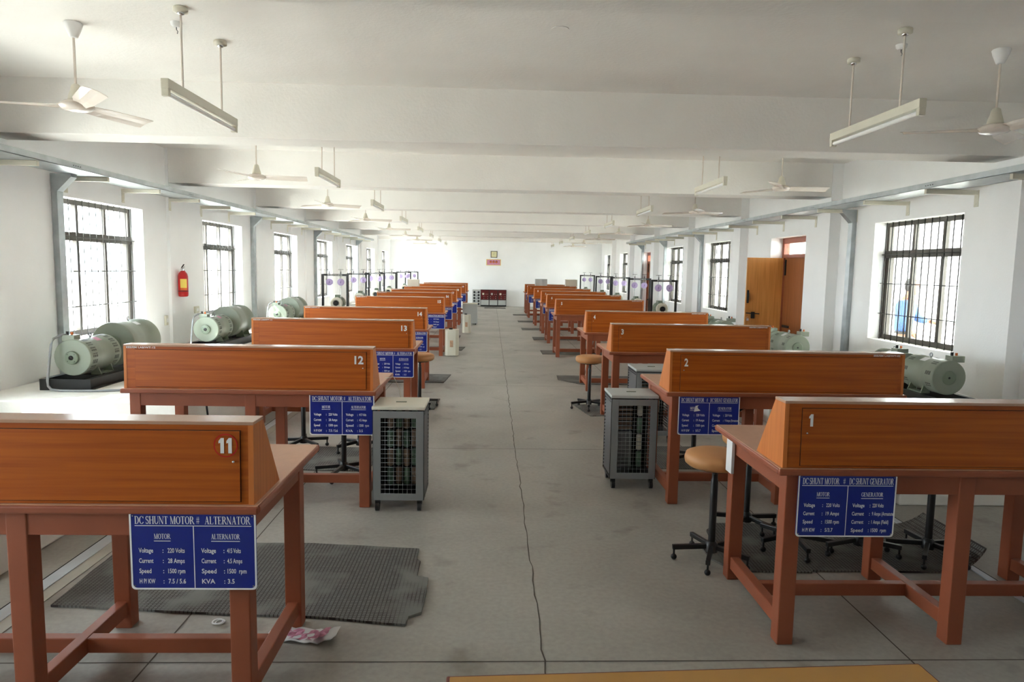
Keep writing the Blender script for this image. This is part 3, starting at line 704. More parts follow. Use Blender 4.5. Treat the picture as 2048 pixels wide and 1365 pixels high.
# ------------------------------------------------------------------ machines
def feet(m, y0, y1, r, zc, zf, s_, mi=0):
    if True:
        m.box(s_ * (r * .72) - .03, s_ * (r * .72) + .03, y0, y1, zf, zf + .012, mi=mi)
        for y in (y0 + .005, y1 - .02):
            m.add([(s_ * r * .95, y, zf), (s_ * r * .4, y, zf), (s_ * r * .4, y, zc - r * .75), (s_ * r * .75, y, zc - r * .5),
                   (s_ * r * .95, y + .012, zf), (s_ * r * .4, y + .012, zf), (s_ * r * .4, y + .012, zc - r * .75), (s_ * r * .75, y + .012, zc - r * .5)],
                  [(0, 1, 2, 3), (7, 6, 5, 4), (0, 3, 7, 4), (1, 5, 6, 2)], mi=mi)
def machine(parent, name, y0, ln, r, zc, zf, vents, flange, tbox, tx=-.0):
    b = MB(); b.lathe([(.0005, y0), (r * .96, y0)], (0, 0, zc), 'y', 40, sm=False, caps=False); b.lathe([(r * .96, y0), (r * .985, y0 + .004), (r * .995, y0 + .012)], (0, 0, zc), 'y', 40, sm=True, caps=False)
    b.lathe([(r * .995, y0 + .012), (r, y0 + .03), (r, y0 + ln * .3), (r * .965, y0 + ln * .31), (r * .965, y0 + ln * .7), (r, y0 + ln * .71), (r, y0 + ln - .015)], (0, 0, zc), 'y', 40, caps=False)
    b.lathe([(r, y0 + ln - .015), (r * .95, y0 + ln), (.0005, y0 + ln)], (0, 0, zc), 'y', 40, sm=False, caps=False)
    if vents:
        for yy in (y0 + .035, y0 + ln * .76):
            for k in range(7):
                for a in range(18):
                    if vents == 2 and a % 2: continue
                    an = 2 * PI * a / 18; c_, s_ = math.cos(an), math.sin(an); c2, s2 = math.cos(an + .22), math.sin(an + .22); q = r * 1.004
                    if k < 5:
                        ya = yy + k * ln * .030; b.add([(q * c_, ya, zc + q * s_), (q * c2, ya, zc + q * s2), (q * c2, ya + ln * .018, zc + q * s2), (q * c_, ya + ln * .018, zc + q * s_)], [(0, 1, 2, 3)], mi=1)
    o = b.build(name, [M['green'], M['blackm']], parent); o.data.name = name
    
    for s_ in (-1, 1): fo = MB(); feet(fo, y0 + ln * .3, y0 + ln * .75, r, zc, zf, s_); fo.build('mounting_foot', M['greend'], o)
    e = MB()
    if flange:
        e.lathe([(.021, -.024), (.020, -.028), (.0005, -.0285)], (0, y0, zc), 'y', 20, mi=1)
        e.lathe([(.012, -.024), (r * .33, -.024), (r * .36, -.02), (r * .36, .004)], (0, y0, zc), 'y', 28, mi=0)
        for k in range(4): an = PI / 4 + k * PI / 2; e.lathe([(.004, -.001), (.0001, -.002)], (r * .26 * math.cos(an), y0 - .0245, zc + r * .26 * math.sin(an)), 'y', 8, mi=1)
    else:
        e.lathe([(r * .40, .006), (r * .40, -.004), (r * .36, -.006), (.0005, -.006)], (0, y0, zc), 'y', 28, mi=0); e.lathe([(.010, -.006), (.0005, -.009)], (0, y0, zc), 'y', 12, mi=1)
    e.build('bearing_cover', [M['greend'], M['black']], o)
    t_ = MB(); t_.torus((0, y0 + ln * .55, zc + r + .018), .018, .005, 'x', 14, 6); t_.cyl((0, y0 + ln * .55, zc + r - .006), .008, .012, 'z', 8); t_.build('lifting_eye', M['galv'], o)
    n_ = MB(); an0 = 1.1
    for sgn_ in (-1, 1):
        c_ = math.cos(an0) * sgn_; s_ = math.sin(an0); tx_ = Vector((-s_ * sgn_, 0, c_ * sgn_)) ; p = Vector((c_ * r * .97 * 1.0, y0 + ln * .5, zc + s_ * r * .97)) + Vector((c_, 0, s_)) * .003
        n_.add([p + tx_ * a + Vector((0, b_, 0)) for a, b_ in ((-.03, -.04), (.03, -.04), (.03, .04), (-.03, .04))], [(0, 1, 2, 3)])
    n_.build('rating_plate', M['pink'] if vents == 1 else M['paper'], o)
    if tbox:
        k = MB(); k.box(tx - .055, tx + .055, y0 + .01, y0 + .11, zc + r * .88, zc + r * .88 + .055); tb = k.build('terminal_box', M['green'], o, bevel=.004)
        MB().cyl((tx - .03, y0 + .06, zc + r * .88 + .05), .012, .035, 'z', 10).build('terminal_post', M['black'], o); MB().cyl((tx + .01, y0 + .06, zc + r * .88 + .05), .010, .028, 'z', 10).build('terminal_post', M['orange'], o)
    return o
def mg_left(y0, label):
    r = empty('motor_generator_set', (-3.72, y0, PLZ), label, 'motor generator set', 'motor generator sets')
    b = MB()
    for s_ in (-1, 1):
        b.box(s_ * .17 - .004, s_ * .17 + .004, -.12, 1.35, 0, .10); b.box(s_ * .17 - (.05 if s_ < 0 else 0), s_ * .17 + (.05 if s_ > 0 else 0), -.12, 1.35, .092, .10); b.box(s_ * .17 - (.05 if s_ < 0 else 0), s_ * .17 + (.05 if s_ > 0 else 0), -.12, 1.35, 0, .008)
    b.box(-.22, .22, -.125, -.115, 0, .10); b.box(-.22, .22, 1.345, 1.355, 0, .10); b.box(-.17, .17, .2, .6, .09, .105)
    b.build('base_frame', M['black'], r)
    machine(r, 'motor', 0, .52, .165, .275, .10, 1, True, True, -.04)
    machine(r, 'alternator', .66, .56, .215, .325, .10, 0, False, False)
    k = MB(); k.cyl((0, .50, .275), .03, .2, 'y', 12); k.build('coupling', M['black'], r)
    k = MB(); k.tube([(-.07, .06, .475), (-.10, .0, .472), (-.125, -.05, .45), (-.135, -.075, .40), (-.14, -.09, .30), (-.145, -.11, .18), (-.14, -.14, .09), (-.12, -.165, .045), (-.08, -.19, .02), (0, -.20, .012), (.15, -.20, .012), (.35, -.18, .012), (.7, -.05, .012)], .011, 8); k.build('conduit', M['cable'], r)
    return r
LMY = [3.75, 6.22, 9.12, 12.15]
mg_left(LMY[1], 'grey-green vented motor coupled to an alternator on a black channel base, beyond bench twelve')
mg_left(LMY[2], 'grey-green motor alternator set by the window next to the fire extinguisher, beyond bench thirteen')
mg_left(LMY[3], 'grey-green motor alternator set beyond bench fourteen, farthest of three in the window row')
def mg_right(x, y0, label):
    r = empty('motor_generator_set', (x, y0, PLZ), label, 'motor generator set', 'motor generator sets')
    b = MB()
    for s_ in (-1, 1):
        b.box(s_ * .15 - .004, s_ * .15 + .004, -.08, 1.15, 0, .10); b.box(s_ * .15 - (.04 if s_ < 0 else 0), s_ * .15 + (.04 if s_ > 0 else 0), -.08, 1.15, .092, .10); b.box(s_ * .15 - (.04 if s_ < 0 else 0), s_ * .15 + (.04 if s_ > 0 else 0), -.08, 1.15, 0, .008)
    b.box(-.19, .19, -.085, -.075, 0, .10); b.box(-.19, .19, 1.145, 1.155, 0, .10)
    b.build('base_frame', M['black'], r)
    machine(r, 'generator', 0, .48, .152, .262, .10, 2, False, True, .08)
    machine(r, 'motor', .60, .42, .145, .262, .10, 2, False, True, -.05)
    MB().cyl((0, .46, .262), .03, .16, 'y', 12).build('coupling', M['black'], r)
    k = MB(); k.tube([(-.12, .5, .03), (-.25, .3, .03), (-.30, .1, .012), (-.5, .0, .012)], .011, 8); k.build('conduit', M['cable'], r)
    return r
mg_right(3.97, 5.78, 'grey-green motor generator set with lifting eyes under the large barred window, beyond bench two')
mg_right(3.66, 8.05, 'grey-green motor generator set in front of the open door, beyond bench three')
mg_right(3.56, 10.25, 'grey-green motor generator set beyond bench four, before the orange door leaf')

def brake_stand(x, y, label, green=True):
    r = empty('brake_test_stand', (x, y, PLZ), label, 'brake test stand', 'brake test stands with two round spring balances')
    w = .25; h = 1.44 - PLZ
    for s_ in (-1, 1): MB().box(s_ * w - .022, s_ * w + .022, -.02, .02, 0, h).build('post', M['black'], r, bevel=.002)
    cb = MB().box(-w - .0235, w + .0235, -.0215, .0215, h - .04, h + .001).build('crossbar', M['black'], r, bevel=.002)
    l = MB(); sans(l, '3PH INDUCTION MOTOR', -.15, h - .027, .016, .30, -.0216, .03); l.build('lettering', M['white'], cb)
    b = MB(); b.box(-w - .03, w + .03, -.06, .5, 0, .045); b.build('base_frame', M['black'], r)
    for s_ in (-1, 1):
        q = s_ * .115
        t_ = MB(); t_.cyl((q, 0, h), .010, .05, 'z', 8); t_.tube([(q, 0, h - .09), (q, 0, h + .09)], .0045, 6); t_.tube([(q - .055, 0, h + .09), (q + .055, 0, h + .09)], .004, 6); t_.build('screw_handle', M['black'], r)
        d = MB(); zc = h - .165; d.lathe([(.070, .012), (.072, .006), (.072, -.008), (.066, -.012), (.0005, -.012)], (q, 0, zc), 'y', 28)
        do = d.build('dial', M['lilac'], r)
        n_ = MB(); n_.bar((q - .008, -.0135, zc - .045), (q + .008, -.0135, zc + .045), .004, .006); n_.ball((q, -.013, zc), .009, 8)
        for k in range(24): an = k * PI / 12; n_.bar((q + .056 * math.cos(an), -.0128, zc + .056 * math.sin(an)), (q + .062 * math.cos(an), -.0128, zc + .062 * math.sin(an)), .001, .002)
        n_.build('needle', M['purple'], do)
        hk = MB(); hk.torus((q, 0, zc - .082), .010, .003, 'y', 10, 5); hk.tube([(q, 0, zc - .09), (q, 0, zc - .13)], .006, 6); hk.tube([(q, 0, zc - .13), (q, .0, .38), (q * 1.0, .0, .36)], .0035, 6); hk.build('brake_strap', M['galv'], r)
    zc = .84 - PLZ - .0
    dr = MB(); dr.lathe([(.105, .10), (.118, .10), (.118, 0), (.108, -.006), (.06, .0), (.055, .03), (.0005, .03)], (.0, .05, zc), 'y', 32, mi=0); dr.lathe([(.055, .001), (.054, -.012), (.045, .01), (.0005, .01)], (0, .05, zc), 'y', 24, mi=1); dr.build('brake_drum', [M['cream'], M['blackm']], r)
    mo = MB(); mo.lathe([(.09, 0), (.125, .01), (.125, .26), (.10, .30)], (0, .17, zc), 'y', 28)
    for k in range(16): an = k * PI / 8; mo.bar((.128 * math.cos(an), .20, zc + .128 * math.sin(an)), (.128 * math.cos(an), .42, zc + .128 * math.sin(an)), .006, .012)
    mo.box(-.11, .11, .22, .40, .045, zc - .09); mo.box(-.06, .04, .24, .36, zc + .115, zc + .165)
    mo.build('motor', M['greend'], r)
    return r
for i, (y, x) in enumerate(zip((14.25, 16.85, 19.25, 21.65, 25.4, 27.9), (-3.18, -3.2, -3.2, -3.2, -3.18, -3.18))):
    brake_stand(x, y, 'black test stand with two lilac dials, %s along the bright window wall' % ORD[i])
for i, (y, x) in enumerate(zip((14.0, 16.3, 18.8, 21.3, 24.9), (3.53, 3.52, 3.52, 3.5, 3.48))):
    brake_stand(x, y, 'black test stand with two lilac dials, %s along the wall with doors' % ORD[i])

# ------------------------------------------------------------------ ceiling fans and tube lights
def make_fan():
    r = empty('ceiling_fan'); z = 2.58
    MB().lathe([(.001, 3.02), (.012, 3.005), (.026, 3.01), (.034, 3.03), (.048, 3.065), (.056, 3.094), (.05, 3.1)], (0, 0, 0), 'z', 20).build('canopy', M['white'], r)
    MB().cyl((0, 0, 2.68), .0075, .33, 'z', 10).build('down_rod', M['fan'], r)
    MB().lathe([(.012, 2.725), (.026, 2.715), (.034, 2.68), (.045, 2.645), (.05, 2.62), (.04, 2.615)], (0, 0, 0), 'z', 20).build('lower_canopy', M['cream'], r)
    MB().lathe([(.03, 2.62), (.075, 2.612), (.10, 2.595), (.102, 2.583), (.085, 2.565), (.05, 2.556), (.001, 2.553)], (0, 0, 0), 'z', 32).build('motor_housing', M['fan'], r)
    for k in range(3):
        a = k * 2 * PI / 3; d = Vector((math.cos(a), math.sin(a), 0)); n = Vector((-math.sin(a), math.cos(a), 0)); b = MB(); vs = []
        st = [(.09, .035), (.15, .045), (.20, .058), (.52, .070), (.55, .06)]
        for R, hw in st:
            for q in (-1, -.3, .3, 1):
                dz = -q * .018 + (.006 if abs(q) < .5 else 0); p = d * R + n * q * hw + Vector((0, 0, 2.585 + dz)); vs.append(p)
        m_ = len(vs); vs += [v - Vector((0, 0, .003)) for v in vs]; fs = []
        for i in range(len(st) - 1):
            for q in range(3): a0 = i * 4 + q; fs.append((a0, a0 + 1, a0 + 5, a0 + 4)); fs.append((m_ + a0 + 4, m_ + a0 + 5, m_ + a0 + 1, m_ + a0))
            for q in (0, 3): a0 = i * 4 + q; fs.append((a0, a0 + 4, m_ + a0 + 4, m_ + a0))
        for q in range(3): fs.append((q, m_ + q, m_ + q + 1, q + 1)); e_ = (len(st) - 1) * 4 + q; fs.append((e_, e_ + 1, m_ + e_ + 1, m_ + e_))
        b.add(vs, fs, sm=False); b.build('blade', M['fan'], r)
    return r
fan0 = make_fan()
def make_light():
    r = empty('tube_light'); z = 2.58; L = .535
    MB().box(-.022, .022, -L, L, z, z + .055).build('batten', M['cream'], r, bevel=.003)
    MB().cyl((0, -L + .03, z - .022), .014, 2 * L - .06, 'y', 12).build('tube', M['white'], r)
    for s_ in (-1, 1):
        MB().box(-.02, .02, s_ * (L - .015) - .016, s_ * (L - .015) + .016, z - .042, z + .002).build('lamp_holder', M['cream'], r, bevel=.003)
        rod = MB().cyl((0, s_ * .30, z + .05), .0065, ZC - z - .07, 'z', 10).build('down_rod', M['fan'], r)
        MB().lathe([(.008, ZC - .045), (.02, ZC - .04), (.02, ZC - .03)], (0, s_ * .30, 0), 'z', 14).build('collar', M['chrome'], rod)
        MB().lathe([(.02, ZC - .03), (.042, ZC - .028), (.042, ZC - .004), (.038, ZC)], (0, s_ * .30, 0), 'z', 20).build('ceiling_rose', M['cream'], rod)
    return r
li0 = make_light()
FA = {-1: [1.22, .17, .5, .25, .1, .6, .3, .8], 1: [.70, .0, .4, .15, .55, .2, .35, .1]}
first = True
for side, fx, lx, nm in ((-1, -2.66, -1.85, 'bright-window row'), (1, 3.34, 2.50, 'door-side row')):
    for k in range(8):
        y = bk(k - 1) + BW + (BAY - BW) / 2 + .17
        o = fan0 if first else copy_tree(fan0)
        o.location = (fx, y, 0); o.rotation_euler = (0, 0, FA[side][k]); tag(o, 'white ceiling fan over the %s, %s from the camera' % (nm, ORD[k]), 'ceiling fan', 'white ceiling fans')
        o2 = li0 if first else copy_tree(li0)
        o2.location = (lx, y - .02, 0); tag(o2, 'unlit tube light on two rods over the %s, %s from the camera' % (nm, ORD[k]), 'tube light', 'hanging tube lights'); first = False
for x, y, lb in ((-1.99, 4.56, 'small white ceiling hook cup beside the nearest tube light over bench eleven'), (2.65, 4.59, 'small white ceiling hook cup beside the nearest tube light over bench one')):
    r = empty('ceiling_hook', (x, y, ZC), lb, 'ceiling hook'); MB().lathe([(.018, -.03), (.032, -.02), (.036, 0)], (0, 0, 0), 'z', 16).build('cup', M['white'], r); MB().tube([(0, 0, -.03), (.0, 0, -.045), (.008, 0, -.055), (.004, 0, -.07)], .003, 6).build('hook', M['grey'], r)
tag(MB().lathe([(.055, -.004), (.055, 0)], (.41, 4.48, ZC), 'z', 24).build('ceiling_plate', M['ceil']), 'round white cover plate on the ceiling above the aisle', 'cover plate')

# ------------------------------------------------------------------ cable trays, brackets, ducts
def tray(side, y0, y1, lip, wall, label):
    r = empty('cable_tray', ((lip + wall) / 2, y0, 2.45), label, 'cable tray'); a, b = min(lip, wall) - (lip + wall) / 2, max(lip, wall) - (lip + wall) / 2; L = y1 - y0
    m = MB(); m.box(a, b, 0, L, 0, .004); m.box(a, a + .004, 0, L, 0, .055); m.box(b - .004, b, 0, L, 0, .055); m.build('channel', M['galv'], r)
    sl = MB(); e = (b + .0005) if side < 0 else (a - .0005)
    for k in range(8):
        for q in range(4): yy = 1.45 + k * 2.44 + q * .035; sl.box(e - .0005, e + .0005, yy, yy + .016, .022, .030)
    sl.build('joint_slots', M['blackm'], r)
    yy = 7.21 - 1.09 * 7 if side < 0 else 6.73 - 1.12 * 7
    while yy < y1:
        if yy > y0 + .1:
            inn = b if side < 0 else a; wl = ((CL if any(bk(k) - .03 < yy < bk(k) + BW + .03 for k in range(-3, 7)) else XL) if side < 0 else (CRR if any(bk(k) - .03 < yy < bk(k) + BW + .03 for k in range(-3, 7)) else XR)) - (lip + wall) / 2
            br = MB(); p, q = min(inn - .03 * (1 if side < 0 else -1), wl), max(inn - .03 * (1 if side < 0 else -1), wl)
            br.box(p, q, yy - y0 - .018, yy - y0 + .018, -.045, -.001)
            ww = (wl, wl + .006) if side < 0 else (wl - .006, wl); br.box(ww[0], ww[1], yy - y0 - .03, yy - y0 + .03, -.16, .0); br.box(ww[0] - .004, ww[1] + .004, yy - y0 - .006, yy - y0 + .006, -.14, -.125)
            br.build('bracket', M['cream'], r, bevel=.001)
        yy += 1.09 if side < 0 else 1.12
    return r
tray(-1, -2.2, 22.9, -3.84, -4.20, 'galvanised cable tray on brackets along the bright window wall')
tray(1, -2.2, 21.6, 4.20, 4.55, 'galvanised cable tray on brackets along the wall with the doors')
def duct(side, y, lb):
    X0 = XL if side < 0 else XR; s_ = 1 if side < 0 else -1
    zb0 = PLZ if any(a_ < y < b_ for a_, b_ in (LPY if side < 0 else RPY)) else 0
    m = MB(); a, b = sorted((X0, X0 + s_ * .06)); m.box(a, b, y - .05, y + .05, zb0, 2.28)
    m.prism([(X0, 2.28), (X0 + s_ * .06, 2.28), (X0 + s_ * .20, 2.42), (X0 + s_ * .20, 2.449), (X0, 2.449)], y - .05, y + .05, 'y')
    return tag(m.build('cable_duct', M['galv'], bevel=.003), lb, 'cable duct', 'vertical cable ducts')
for i, y in enumerate((7.02, 12.62, 17.05, 22.3)): duct(-1, y, 'vertical galvanised cable duct on the bright window wall, %s from the camera' % ORD[i])
for i, y in enumerate((9.0, 15.5, 18.75, 21.55)): duct(1, y, 'vertical galvanised cable duct on the wall with the doors, %s from the camera' % ORD[i])

# ------------------------------------------------------------------ wall things
r = empty('fire_extinguisher', (CL, 9.55, 1.15), 'red fire extinguisher with yellow label hanging on the white wall past bench twelve', 'fire extinguisher')
MB().lathe([(.05, 0), (.062, .012), (.064, .04), (.064, .27), (.055, .31), (.03, .345), (.02, .35)], (.075, 0, 0), 'z', 24).build('cylinder', M['red'], r)
MB().lathe([(.0645, .07), (.0645, .08)], (.075, 0, 0), 'z', 24).build('band', M['black'], r)
lb = MB()
for k in range(8):
    a0 = -1.75 + k * .17; a1 = a0 + .17; R = .0652
    lb.add([(.075 + R * math.cos(a0), R * math.sin(a0), .09), (.075 + R * math.cos(a1), R * math.sin(a1), .09), (.075 + R * math.cos(a1), R * math.sin(a1), .12), (.075 + R * math.cos(a0), R * math.sin(a0), .12)], [(0, 1, 2, 3)], mi=1)
    lb.add([(.075 + R * math.cos(a0), R * math.sin(a0), .12), (.075 + R * math.cos(a1), R * math.sin(a1), .12), (.075 + R * math.cos(a1), R * math.sin(a1), .24), (.075 + R * math.cos(a0), R * math.sin(a0), .24)], [(0, 1, 2, 3)], mi=0)
lb.build('label', [M['yellow'], M['orange']], r)
v = MB(); v.cyl((.075, 0, .345), .016, .03, 'z', 12, mi=0); v.bar((.05, 0, .37), (.115, -.03, .405), .014, .012, mi=0); v.bar((.06, 0, .39), (.11, -.04, .435), .012, .01, mi=1); v.build('valve', [M['chrome'], M['black']], r)
MB().tube([(.075, .0, .355), (.07, .05, .35), (.07, .085, .28), (.07, .085, .08), (.075, .07, .03)], .009, 8).build('hose', M['black'], r)
def outlet(side, y, z, lb, w=.09, h=.09):
    X0 = XL if side < 0 else XR; s_ = 1 if side < 0 else -1; r = empty('switch_box', (X0, y, z), lb, 'switch box')
    a, b = sorted((0, s_ * .025)); MB().box(a, b, -w / 2, w / 2, 0, h).build('cover', M['cream'], r, bevel=.004)
    a, b = sorted((s_ * .025, s_ * .032)); MB().box(a, b, -w / 5, w / 5, h * .3, h * .7).build('switch', M['white'], r, bevel=.002)
outlet(-1, 9.25, .78, 'small white switch box on the wall below the fire extinguisher', .07, .13)
outlet(-1, 10.20, .88, 'pair of white sockets on the wall between extinguisher and second window', .14, .1)
outlet(1, 12.2, 1.30, 'tiny switch box on the wall between the first door and the window past it', .06, .06)
r = empty('wall_clock', (.12, YF, 2.08), 'square clock with dark frame and pale yellow face on the end wall', 'clock')
MB().box(-.14, .14, -.03, 0, 0, .28).build('clock_frame', M['frame'], r, bevel=.004)
fc = MB().box(-.115, .115, -.034, -.029, .025, .255).build('clock_face', M['clockf'], r)
h = MB(); h.box(-.003, .003, -.038, -.036, .14, .22); h.box(-.05, .003, -.038, -.036, .137, .143); h.build('clock_hand', M['black'], r)
r = empty('wall_poster', (.105, YF, 1.75), 'small wide colour poster with three round figures, under the clock on the end wall', 'poster')
MB().box(-.31, .31, -.008, 0, 0, .26).build('sheet', M['yellow'], r)
q = MB(); q.box(-.285, .285, -.010, -.008, .02, .24, mi=0)
for i, x in enumerate((-.12, 0, .12)): q.lathe([(.05, -.0105), (.0005, -.011)], (x, 0, .15), 'y', 16, mi=1); q.lathe([(.035, -.0115), (.0005, -.012)], (x, 0, .145), 'y', 16, mi=2)
q.build('print', [M['pink'], M['blackm'], M['orange']], r)

# control panels along the end wall
r = empty('lamp_load_panel', (-.60, 29.30, 0), 'silver panel with rows of round lamps against the end wall', 'load panel')
MB().box(-.17, .17, 0, .35, .03, .72).build('cabinet', M['greyl'], r, bevel=.005)
for k in range(5):
    for x in (-.09, 0, .09): MB().lathe([(.045, 0), (.04, -.015), (.02, -.02), (.0005, -.022)], (x, 0, .11 + k * .125), 'y', 14).build('lamp', M['blackm'] if x else M['galv'], r)
nm = ['beside the silver lamp panel', 'in the middle with a pale dial meter', 'farthest from the silver lamp panel']
for i in range(3):
    r = empty('control_panel', (-.245 + i * .365, 29.3, 0), 'dark red control panel on the end wall, %s' % nm[i], 'control panel', 'dark red control panels')
    MB().box(-.182, .182, .01, .36, .02, .72).build('frame', M['black'], r, bevel=.003)
    MB().box(-.165, .165, 0, .012, .30, .70).build('red_panel', M['maroon'], r, bevel=.002)
    MB().box(-.165, .165, -.002, .012, .07, .285).build('lower_panel', M['greyl'], r, bevel=.003)
    mt = MB().box(-.11, -.03, -.012, 0, .50, .58).build('meter', M['cream'] if i != 1 else M['greyl'], r, bevel=.003)
    for a in range(4):
        for z in (.35, .43):
            if i == 1 and a == 3: continue
            MB().lathe([(.014, 0), (.012, -.015), (.0005, -.016)], (-.12 + a * (.08 if i != 1 else .105), 0, z), 'y', 10).build('knob', M['greyl'] if (a + i) % 2 else M['red'], r)
    for a in (.05, .12): MB().lathe([(.014, 0), (.012, -.015), (.0005, -.016)], (a, 0, .53), 'y', 10).build('knob', M['greyl'], r)

# boxes standing on the far benches
def tbox(x, y, w, h, z, lb, mt='greyl', dp=.25):
    r = empty('instrument_box', (x, y, z), lb, 'instrument box'); MB().box(-w / 2, w / 2, 0, dp, 0, h).build('case', M[mt], r, bevel=.006)
    MB().box(-w / 2 + .02, w / 2 - .02, -.003, 0, .02, h - .02).build('front_plate', M[mt], r); return r
tbox(1.70, 23.28, .40, .50, TT, 'plain grey instrument box standing on bench nine')
tbox(-2.24, 19.98, .33, .47, TT, 'pale grey instrument box standing at the wall end of bench eighteen', 'cream')
r_ = tbox(2.78, 23.78, .40, 1.28, 0, 'tall beige cabinet with dark trim beyond the wall end of bench nine', 'cream', .28); r_.name = 'beige_cabinet'; r_['category'] = 'cabinet'; MB().box(-.19, .19, -.006, -.003, .98, 1.02).build('trim_strip', M['blackm'], r_)

# ------------------------------------------------------------------ foreground table
r = empty('foreground_table', (.44, 1.40, 0), 'ochre laminate table with dark red edging, nearest the camera', 'table', rz=.045)
MB().box(-.515, .515, -.60, -.012, .722, .75).build('table_top', M['ochre'], r, bevel=.002)
MB().box(-.522, .522, -.607, -.003, .720, .747).build('edge_strip', M['edge'], r, bevel=.004)
for a in (-.48, .43):
    for b_ in (-.56, -.08): MB().box(a, a + .05, b_, b_ + .05, 0, .722).build('leg', M['paint'], r, bevel=.003)
MB().box(-.45, .45, -.09, -.07, .64, .722).build('apron', M['paint'], r)

# ------------------------------------------------------------------ things on the floor
def rmat(pts, lb, th=.010, wob=.0):
    m = MB(); P = []
    for i, p in enumerate(pts):
        q = pts[(i + 1) % len(pts)]; n = max(1, int(math.hypot(q[0] - p[0], q[1] - p[1]) / .12)) if wob else 1
        for k in range(n):
            a = k / n; P.append((p[0] + (q[0] - p[0]) * a + (random.uniform(-wob, wob) if k else 0), p[1] + (q[1] - p[1]) * a + (random.uniform(-wob, wob) if k else 0)))
    m.prism(P, .001, th, 'z'); return tag(m.build('rubber_mat', M['rubber']), lb, 'rubber mat', 'ribbed rubber mats')
rmat([(-2.02, 3.12), (-1.2, 3.045), (-.72, 3.012), (-.36, 2.95), (-.355, 3.02), (-.30, 3.06), (-.30, 3.42), (-.36, 3.44), (-.36, 3.62), (-.385, 3.66), (-.385, 3.79), (-1.0, 3.86), (-2.05, 3.86)], 'large ribbed grey rubber mat with torn corner behind bench eleven', .012, .004)
rm = MB(); pts = [(1.34, 3.52), (1.75, 3.51), (1.76, 3.53), (2.52, 3.515), (2.52, 4.22), (1.45, 4.22), (1.36, 4.1), (1.34, 3.95), (1.25, 3.85), (1.25, 3.68)]
rm.prism(pts, .001, .011, 'z')
Rc = .28; cv = [(2.52 + Rc * math.sin(a), Rc * (1 - math.cos(a)), a) for a in [i * .95 / 10 for i in range(11)]]
vs = []
for x, z, a in cv:
    for yy in (3.515 + .06 * a, 4.22 - .10 * a): vs += [(x, yy, z + .001), (x - .010 * math.sin(a), yy, z + .001 + .010 * math.cos(a))]
fs = []
for q in range(10):
    b = q * 4; fs += [(b, b + 2, b + 6, b + 4), (b + 1, b + 5, b + 7, b + 3), (b, b + 4, b + 5, b + 1), (b + 2, b + 3, b + 7, b + 6)]
fs.append((40, 42, 43, 41)); rm.add(vs, fs)
tag(rm.build('rubber_mat', M['rubber']), 'dark rubber mat behind bench one with its wall end curling up', 'rubber mat', 'ribbed rubber mats')
for pts, lb in (([(-2.0, 5.35), (-.95, 5.30), (-.9, 6.0), (-2.0, 6.05)], 'dark rubber mat under the stools behind bench twelve'),
    ([(1.3, 5.45), (2.8, 5.42), (2.8, 6.15), (1.3, 6.15)], 'dark rubber mat behind bench two beside the resistor cart'),
    ([(-1.9, 7.75), (-.62, 7.72), (-.60, 8.35), (-1.9, 8.4)], 'dark rubber mat behind bench thirteen reaching the aisle'),
    ([(-2.0, 9.55), (-.64, 9.55), (-.58, 10.3), (-2.0, 10.35)], 'dark rubber mat behind bench fourteen reaching the aisle'),
    ([(1.08, 7.62), (1.12, 7.45), (1.5, 7.5), (2.7, 7.5), (2.7, 8.15), (1.0, 8.10)], 'dark rubber mat with a cut corner behind bench three'),
    ([(1.0, 9.95), (1.3, 9.55), (2.75, 9.6), (2.75, 10.35), (1.02, 10.35)], 'dark rubber mat with a slanted end behind bench four'),
    ([(1.0, 13.0), (2.7, 13.0), (2.7, 13.6), (1.0, 13.6)], 'dark rubber mat behind bench five'),
    ([(1.0, 15.7), (2.7, 15.7), (2.7, 16.3), (1.0, 16.3)], 'dark rubber mat behind bench six'),
    ([(.85, 18.2), (2.7, 18.2), (2.7, 18.8), (.85, 18.8)], 'dark rubber mat behind bench seven'),
    ([(.85, 20.9), (2.7, 20.9), (2.7, 21.5), (.85, 21.5)], 'dark rubber mat behind bench eight'),
    ([(.80, 24.0), (2.7, 24.0), (2.7, 24.6), (.80, 24.6)], 'dark rubber mat behind bench nine'),
    ([(-.25, 28.0), (.62, 28.0), (.62, 28.7), (-.25, 28.7)], 'dark rubber mat before the red control panels at the end wall'),
    ([(-2.0, 13.4), (-.55, 13.4), (-.5, 14.0), (-2.0, 14.0)], 'dark rubber mat behind bench fifteen'),
    ([(-2.0, 15.8), (-.7, 15.8), (-.7, 16.4), (-2.0, 16.4)], 'dark rubber mat behind bench sixteen')):
    rmat(pts, lb, .009)
# crumpled packet
r = empty('paper_packet', (-.79, 2.86, 0), 'pink printed paper packet lying crumpled beside a leg of bench eleven', 'packet', rz=-.18)
m = MB(); vs = []; nx = 10
for i in range(nx + 1):
    for k_ in range(5): vs.append((-.15 + .30 * i / nx, -.055 + .11 * k_ / 4, .004 + .012 * abs(math.sin(i * 1.1 + k_ * .8)) + (.02 if i > 8 else 0)))
n0 = len(vs); vs += [(x, y, max(.0005, z - .003)) for x, y, z in vs]; fs = []
for i in range(nx):
    for k_ in range(4): a = i * 5 + k_; fs.append((a, a + 5, a + 6, a + 1)); fs.append((n0 + a + 1, n0 + a + 6, n0 + a + 5, n0 + a))
m.add(vs, fs, sm=True); m.build('packet_body', M['paper'], r)
m = MB(); vs = [(x * .82 - .01, y * .72, z + .0012) for x, y, z in vs[:n0]]; m.add(vs, [q for q in fs if max(q) < n0]); m.build('print', M['pink'], r)
